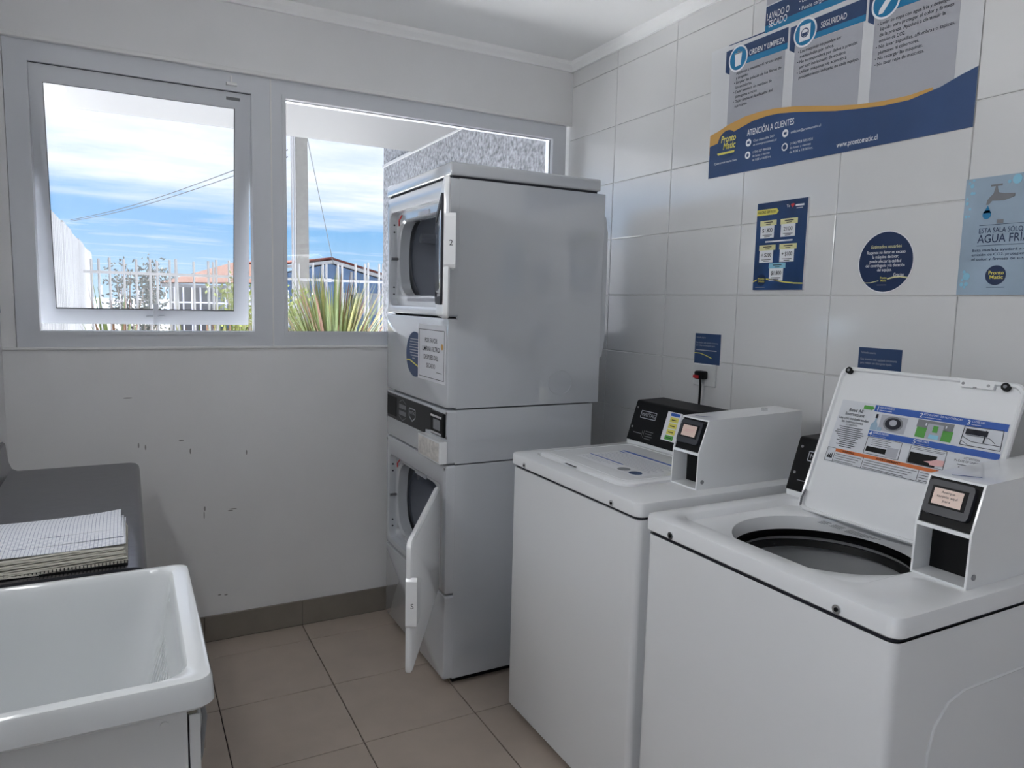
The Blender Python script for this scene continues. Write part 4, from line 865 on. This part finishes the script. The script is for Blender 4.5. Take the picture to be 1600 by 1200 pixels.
# utility pole and wires
up_ = thing('utility_pole', 'tall grey concrete utility pole beyond the white fence', 'pole', (.585, 9, 0))
b = B(); loft(b, [[(.585+a*.115, 9+c*.09, -2) for a, c in ((-1, -1), (1, -1), (1, 1), (-1, 1))], [(.555+a*.075, 9+c*.07, 7.5) for a, c in ((-1, -1), (1, -1), (1, 1), (-1, 1))]], cap0=True, cap1=True); obj('shaft', b, mat('pole_concrete', srgb(98, 97, 95), .9, noise=(14, .12)), up_)
for dx in (-.165, -.125): obj('conduit', tube(B(), [(.585+dx, 8.93, -2), (.565+dx, 8.93, 7.0)], .018, 6), wm, up_)
wmat = mat('wire', srgb(50, 56, 62), .6)
for k in range(2):
    a, c = Vector((.36, 9, 3.80-.11*k)), Vector((-3.6, 26, 3.90-.04*k)); pts = [a.lerp(c, i/16)-Vector((0, 0, .55*math.sin(math.pi*i/16)*(.25))) for i in range(17)]
    tag(obj('power_line', tube(B(), pts, .009, 5), wmat, loc=(.5, 9, 3.8)), ('upper' if k == 0 else 'lower')+' of the two thin wires crossing the sky in the left window', 'wire', 'wires across the sky')
tag(obj('guy_wire', tube(B(), [(.655, 9, 4.10), (2.60, 15, 2.3)], .008, 5), wmat, loc=(.66, 9, 3.8)), 'thin slanting stay wire at the right of the utility pole', 'wire')
# blue house
hb_ = thing('blue_house', 'blue weatherboard house with white battens and a red roof', 'house', (4.4, 20, -2))
bm_ = mat('blue_boards', srgb(78, 104, 138), .8, noise=(2, .08))
HY = 20; gp = [(2.0, -2), (7.4, -2), (7.4, 1.62), (3.78, 2.55), (2.0, 2.10)]
b = B(); prism(b, [(x, HY, z) for x, z in gp], (0, 4, 0)); obj('wall', b, bm_, hb_)
for i in range(11): x = 2.1+i*.46; zt3 = (2.55-(x-3.78)*.257) if x > 3.78 else 2.10+(x-2.0)*.25; obj('batten', bx(x, x+.07, HY-.05, HY, -2, zt3-.06), wm, hb_)
b = B(); prism(b, [(3.78, HY-.35, 2.66), (7.8, HY-.35, 1.62), (7.8, HY-.35, 1.52), (3.78, HY-.35, 2.56)], (0, .15, 0)); obj('fascia', b, wm, hb_)
b = B(); prism(b, [(3.78, HY-.35, 2.66), (1.5, HY-.35, 2.30), (1.5, HY-.35, 2.22), (3.78, HY-.35, 2.56)], (0, .15, 0)); obj('fascia', b, wm, hb_)
b = B(); prism(b, [(3.78, HY-.3, 2.70), (1.75, HY-.3, 2.36), (1.75, HY+4, 2.62), (3.78, HY+4, 2.78)], (0, 0, .06)); obj('roof', b, mat('red_roof', srgb(84, 42, 35), .9, spec=0.05), hb_)
b = B(); prism(b, [(3.78, HY-.3, 2.68), (7.9, HY-.3, 1.62), (7.9, HY+4, 1.62), (3.78, HY+4, 2.68)], (0, 0, .06)); obj('roof', b, bpy.data.materials['red_roof'], hb_)
for x in (4.15, 5.05):
    wf = obj('window', bx(x, x+.62, HY-.04, HY, .95, 1.66), wm, hb_); obj('pane', bx(x+.06, x+.56, HY-.05, HY-.04, 1.01, 1.60), flat('far_pane', (120, 128, 140), .2), wf)
obj('lamp_bracket', bx(3.40, 3.75, HY-.2, HY, 1.98, 2.08), M['paper'], hb_)
# second house
hc = thing('terracotta_house', 'pale house with a terracotta roof behind the fence and shrubs', 'house', (1.6, 25, -2))
obj('wall', bx(-.4, 5.0, 25.3, 30, -2, 1.75), mat('pale_render', srgb(112, 112, 114), .8), hc)
b = B(); prism(b, [(-.95, 25, 1.83), (3.2, 25, 1.95), (3.2, 28, 2.85), (1.8, 28, 2.75)], (0, 0, .05)); obj('roof', b, mat('terracotta', srgb(68, 48, 42), .9, spec=0.05), hc)
obj('fascia', bx(-.9, 3.4, 24.95, 25.0, 1.72, 1.84), wm, hc)
for x in (.9, 1.9): wf = obj('window', bx(x, x+.6, 25.24, 25.3, .3, 1.4), bm_, hc); obj('pane', bx(x+.06, x+.54, 25.22, 25.24, .36, 1.34), bpy.data.materials['far_pane'], wf)
# flax clumps
def flax(x, y, n, hgt, spread, label, seed, cols):
    random.seed(seed); t = thing('flax_plant', label, 'plant', (x, y, -.02), 'flax clumps in the garden bed')
    groups = [B() for _ in cols]
    for i in range(n):
        a = random.uniform(0, 2*math.pi); L_ = hgt*random.uniform(.65, 1.08); s = spread*random.uniform(.15, 1.0); wd = random.uniform(.020, .036)
        d = Vector((math.cos(a), math.sin(a)*.6, 0)); sd__ = Vector((-d.y, d.x, 0)).normalized(); base = Vector((x, y, -.02))+d*random.uniform(.02, .12)
        bm = groups[i % len(cols)]; prev = None; S = 6
        for j in range(S+1):
            u = j/S; p = base+d*s*(u**1.8)+Vector((0, 0, L_*(u-.16*u*u*(s/spread)))); w_ = wd*(1-u**2.2)+.001
            cur = (bm.verts.new(p-sd__*w_), bm.verts.new(p+d*w_*.4-Vector((0, 0, .0))), bm.verts.new(p+sd__*w_))
            if prev:
                bm.faces.new((prev[0], prev[1], cur[1], cur[0])); bm.faces.new((prev[1], prev[2], cur[2], cur[1]))
            prev = cur
    for bm, c in zip(groups, cols):
        o = obj('leaves', bm, c, t); o['kind'] = 'stuff'
    return t
lf1 = mat('flax_green', srgb(84, 98, 50), .6); lf2 = mat('flax_yellow', srgb(120, 118, 66), .6); lf3 = mat('flax_bronze', srgb(106, 76, 58), .6)
flax(-.13, 4.2, 360, 1.76, .74, 'large flax clump filling the lower right window', 5, (lf1, lf2, lf1, lf3))
flax(-.98, 5.3, 60, 1.42, .35, 'flax clump at the left edge of the right window', 8, (lf1, lf2, lf3))
flax(-2.06, 4.6, 26, 1.62, .40, 'small flax clump against the corrugated fence', 6, (lf1, lf1, lf3))
flax(-1.42, 3.6, 60, 1.45, .5, 'flax clump with bronze leaves below the open sash', 9, (lf1, lf2, lf3))
# shrubs
def shrub(name, label, x, y, z0, z1, rad, n, cols, seed, leaf_s, stem_m, stems=9):
    random.seed(seed); t = thing(name, label, 'shrub', (x, y, z0)); b = B()
    tips = []
    for i in range(stems):
        a = random.uniform(0, 6.28); r_ = rad*random.uniform(.2, 1); p1 = Vector((x+math.cos(a)*r_, y+math.sin(a)*r_*.6, z1-random.uniform(0, .3)*(z1-z0)*.5)); p0 = Vector((x+math.cos(a)*r_*.5, y, z0)); mid = p0.lerp(p1, .5)+Vector((random.uniform(-.06, .06), 0, 0))
        tube(b, [p0, mid, p1], [.014, .010, .004], 5); tips += [p0.lerp(p1, .45+.55*k/14)+Vector((random.gauss(0, rad*.14), random.gauss(0, .06), random.gauss(0, .05))) for k in range(15)]
    obj('stems', b, stem_m, t)
    bl = B()
    for i in range(n):
        p = random.choice(tips)+Vector((random.gauss(0, .05), random.gauss(0, .04), random.gauss(0, .05))); d = Vector((random.uniform(-1, 1), random.uniform(-.5, .5), random.uniform(-.2, 1.2))).normalized(); s = d.cross(Vector((random.random()-.5, 1, random.random()-.5))).normalized(); L_ = leaf_s*random.uniform(.7, 1.4)
        v = [bl.verts.new(q) for q in (p, p+d*L_*.5+s*L_*.22, p+d*L_, p+d*L_*.5-s*L_*.22)]; bl.faces.new(v)
    o = obj('foliage', bl, cols, t); o['kind'] = 'stuff'
    return t
dk_ = mat('shrub_dark', srgb(74, 78, 74), .7); yg_ = mat('shrub_lime', srgb(102, 110, 54), .7); st_ = mat('twig', srgb(130, 122, 116), .8)
shrub('dark_shrub', 'dark twiggy shrub behind the white railing beside the corrugated fence', -1.86, 8.3, -.02, 1.93, .42, 1500, dk_, 21, .055, st_, 16)
shrub('lime_shrub', 'yellow-green shrub in front of the terracotta house', -.42, 6.6, -.02, 1.66, .50, 1600, yg_, 22, .060, st_, 14)

# ------------------------------------------------------------------ small repeated pieces become parts of their own; fine print stays joined
def split_loose(o):
    bm = bmesh.new(); bm.from_mesh(o.data); bm.verts.ensure_lookup_table(); seen = set(); isl = []
    for v in bm.verts:
        if v.index in seen: continue
        st, cur = [v], []
        seen.add(v.index)
        while st:
            q = st.pop(); cur.append(q.index)
            for e_ in q.link_edges:
                r_ = e_.other_vert(q)
                if r_.index not in seen: seen.add(r_.index); st.append(r_)
        isl.append(set(cur))
    if len(isl) > 1:
        for k, ids in enumerate(isl):
            me = bpy.data.meshes.new(o.name.split('.')[0]); ix = {a: b for b, a in enumerate(sorted(ids))}
            me.from_pydata([bm.verts[a].co[:] for a in sorted(ids)], [], [[ix[v.index] for v in f.verts] for f in bm.faces if f.verts[0].index in ids])
            me.materials.append(o.data.materials[0])
            if k == 0: o.data = me
            else:
                c = bpy.data.objects.new(o.name.split('.')[0], me); C.objects.link(c); c.parent = o.parent
    bm.free()
REN = {'front_screws': 'screw', 'console_screws': 'screw', 'strike_screws': 'screw', 'wall_holes': 'screw_hole', 'droplets': 'droplet', 'scuff_marks': 'scuff_mark', 'rule': 'rule', 'reader_rail': 'reader_rail', 'print_panel': 'print_panel', 'contact_icon_mark': 'icon_mark', 'print_block': 'print_block'}
for o in list(bpy.data.objects):
    if o.type != 'MESH' or not o.parent: continue
    base = o.name.split('.')[0]
    if base in REN:
        o.name = REN[base]; split_loose(o)
    elif base in ('print_lines', 'console_print', 'deck_print', 'screen_text', 'print_band', 'spiral', 'arrow_mark', 'wave', 'stems', 'small_mark'): o['kind'] = 'stuff'
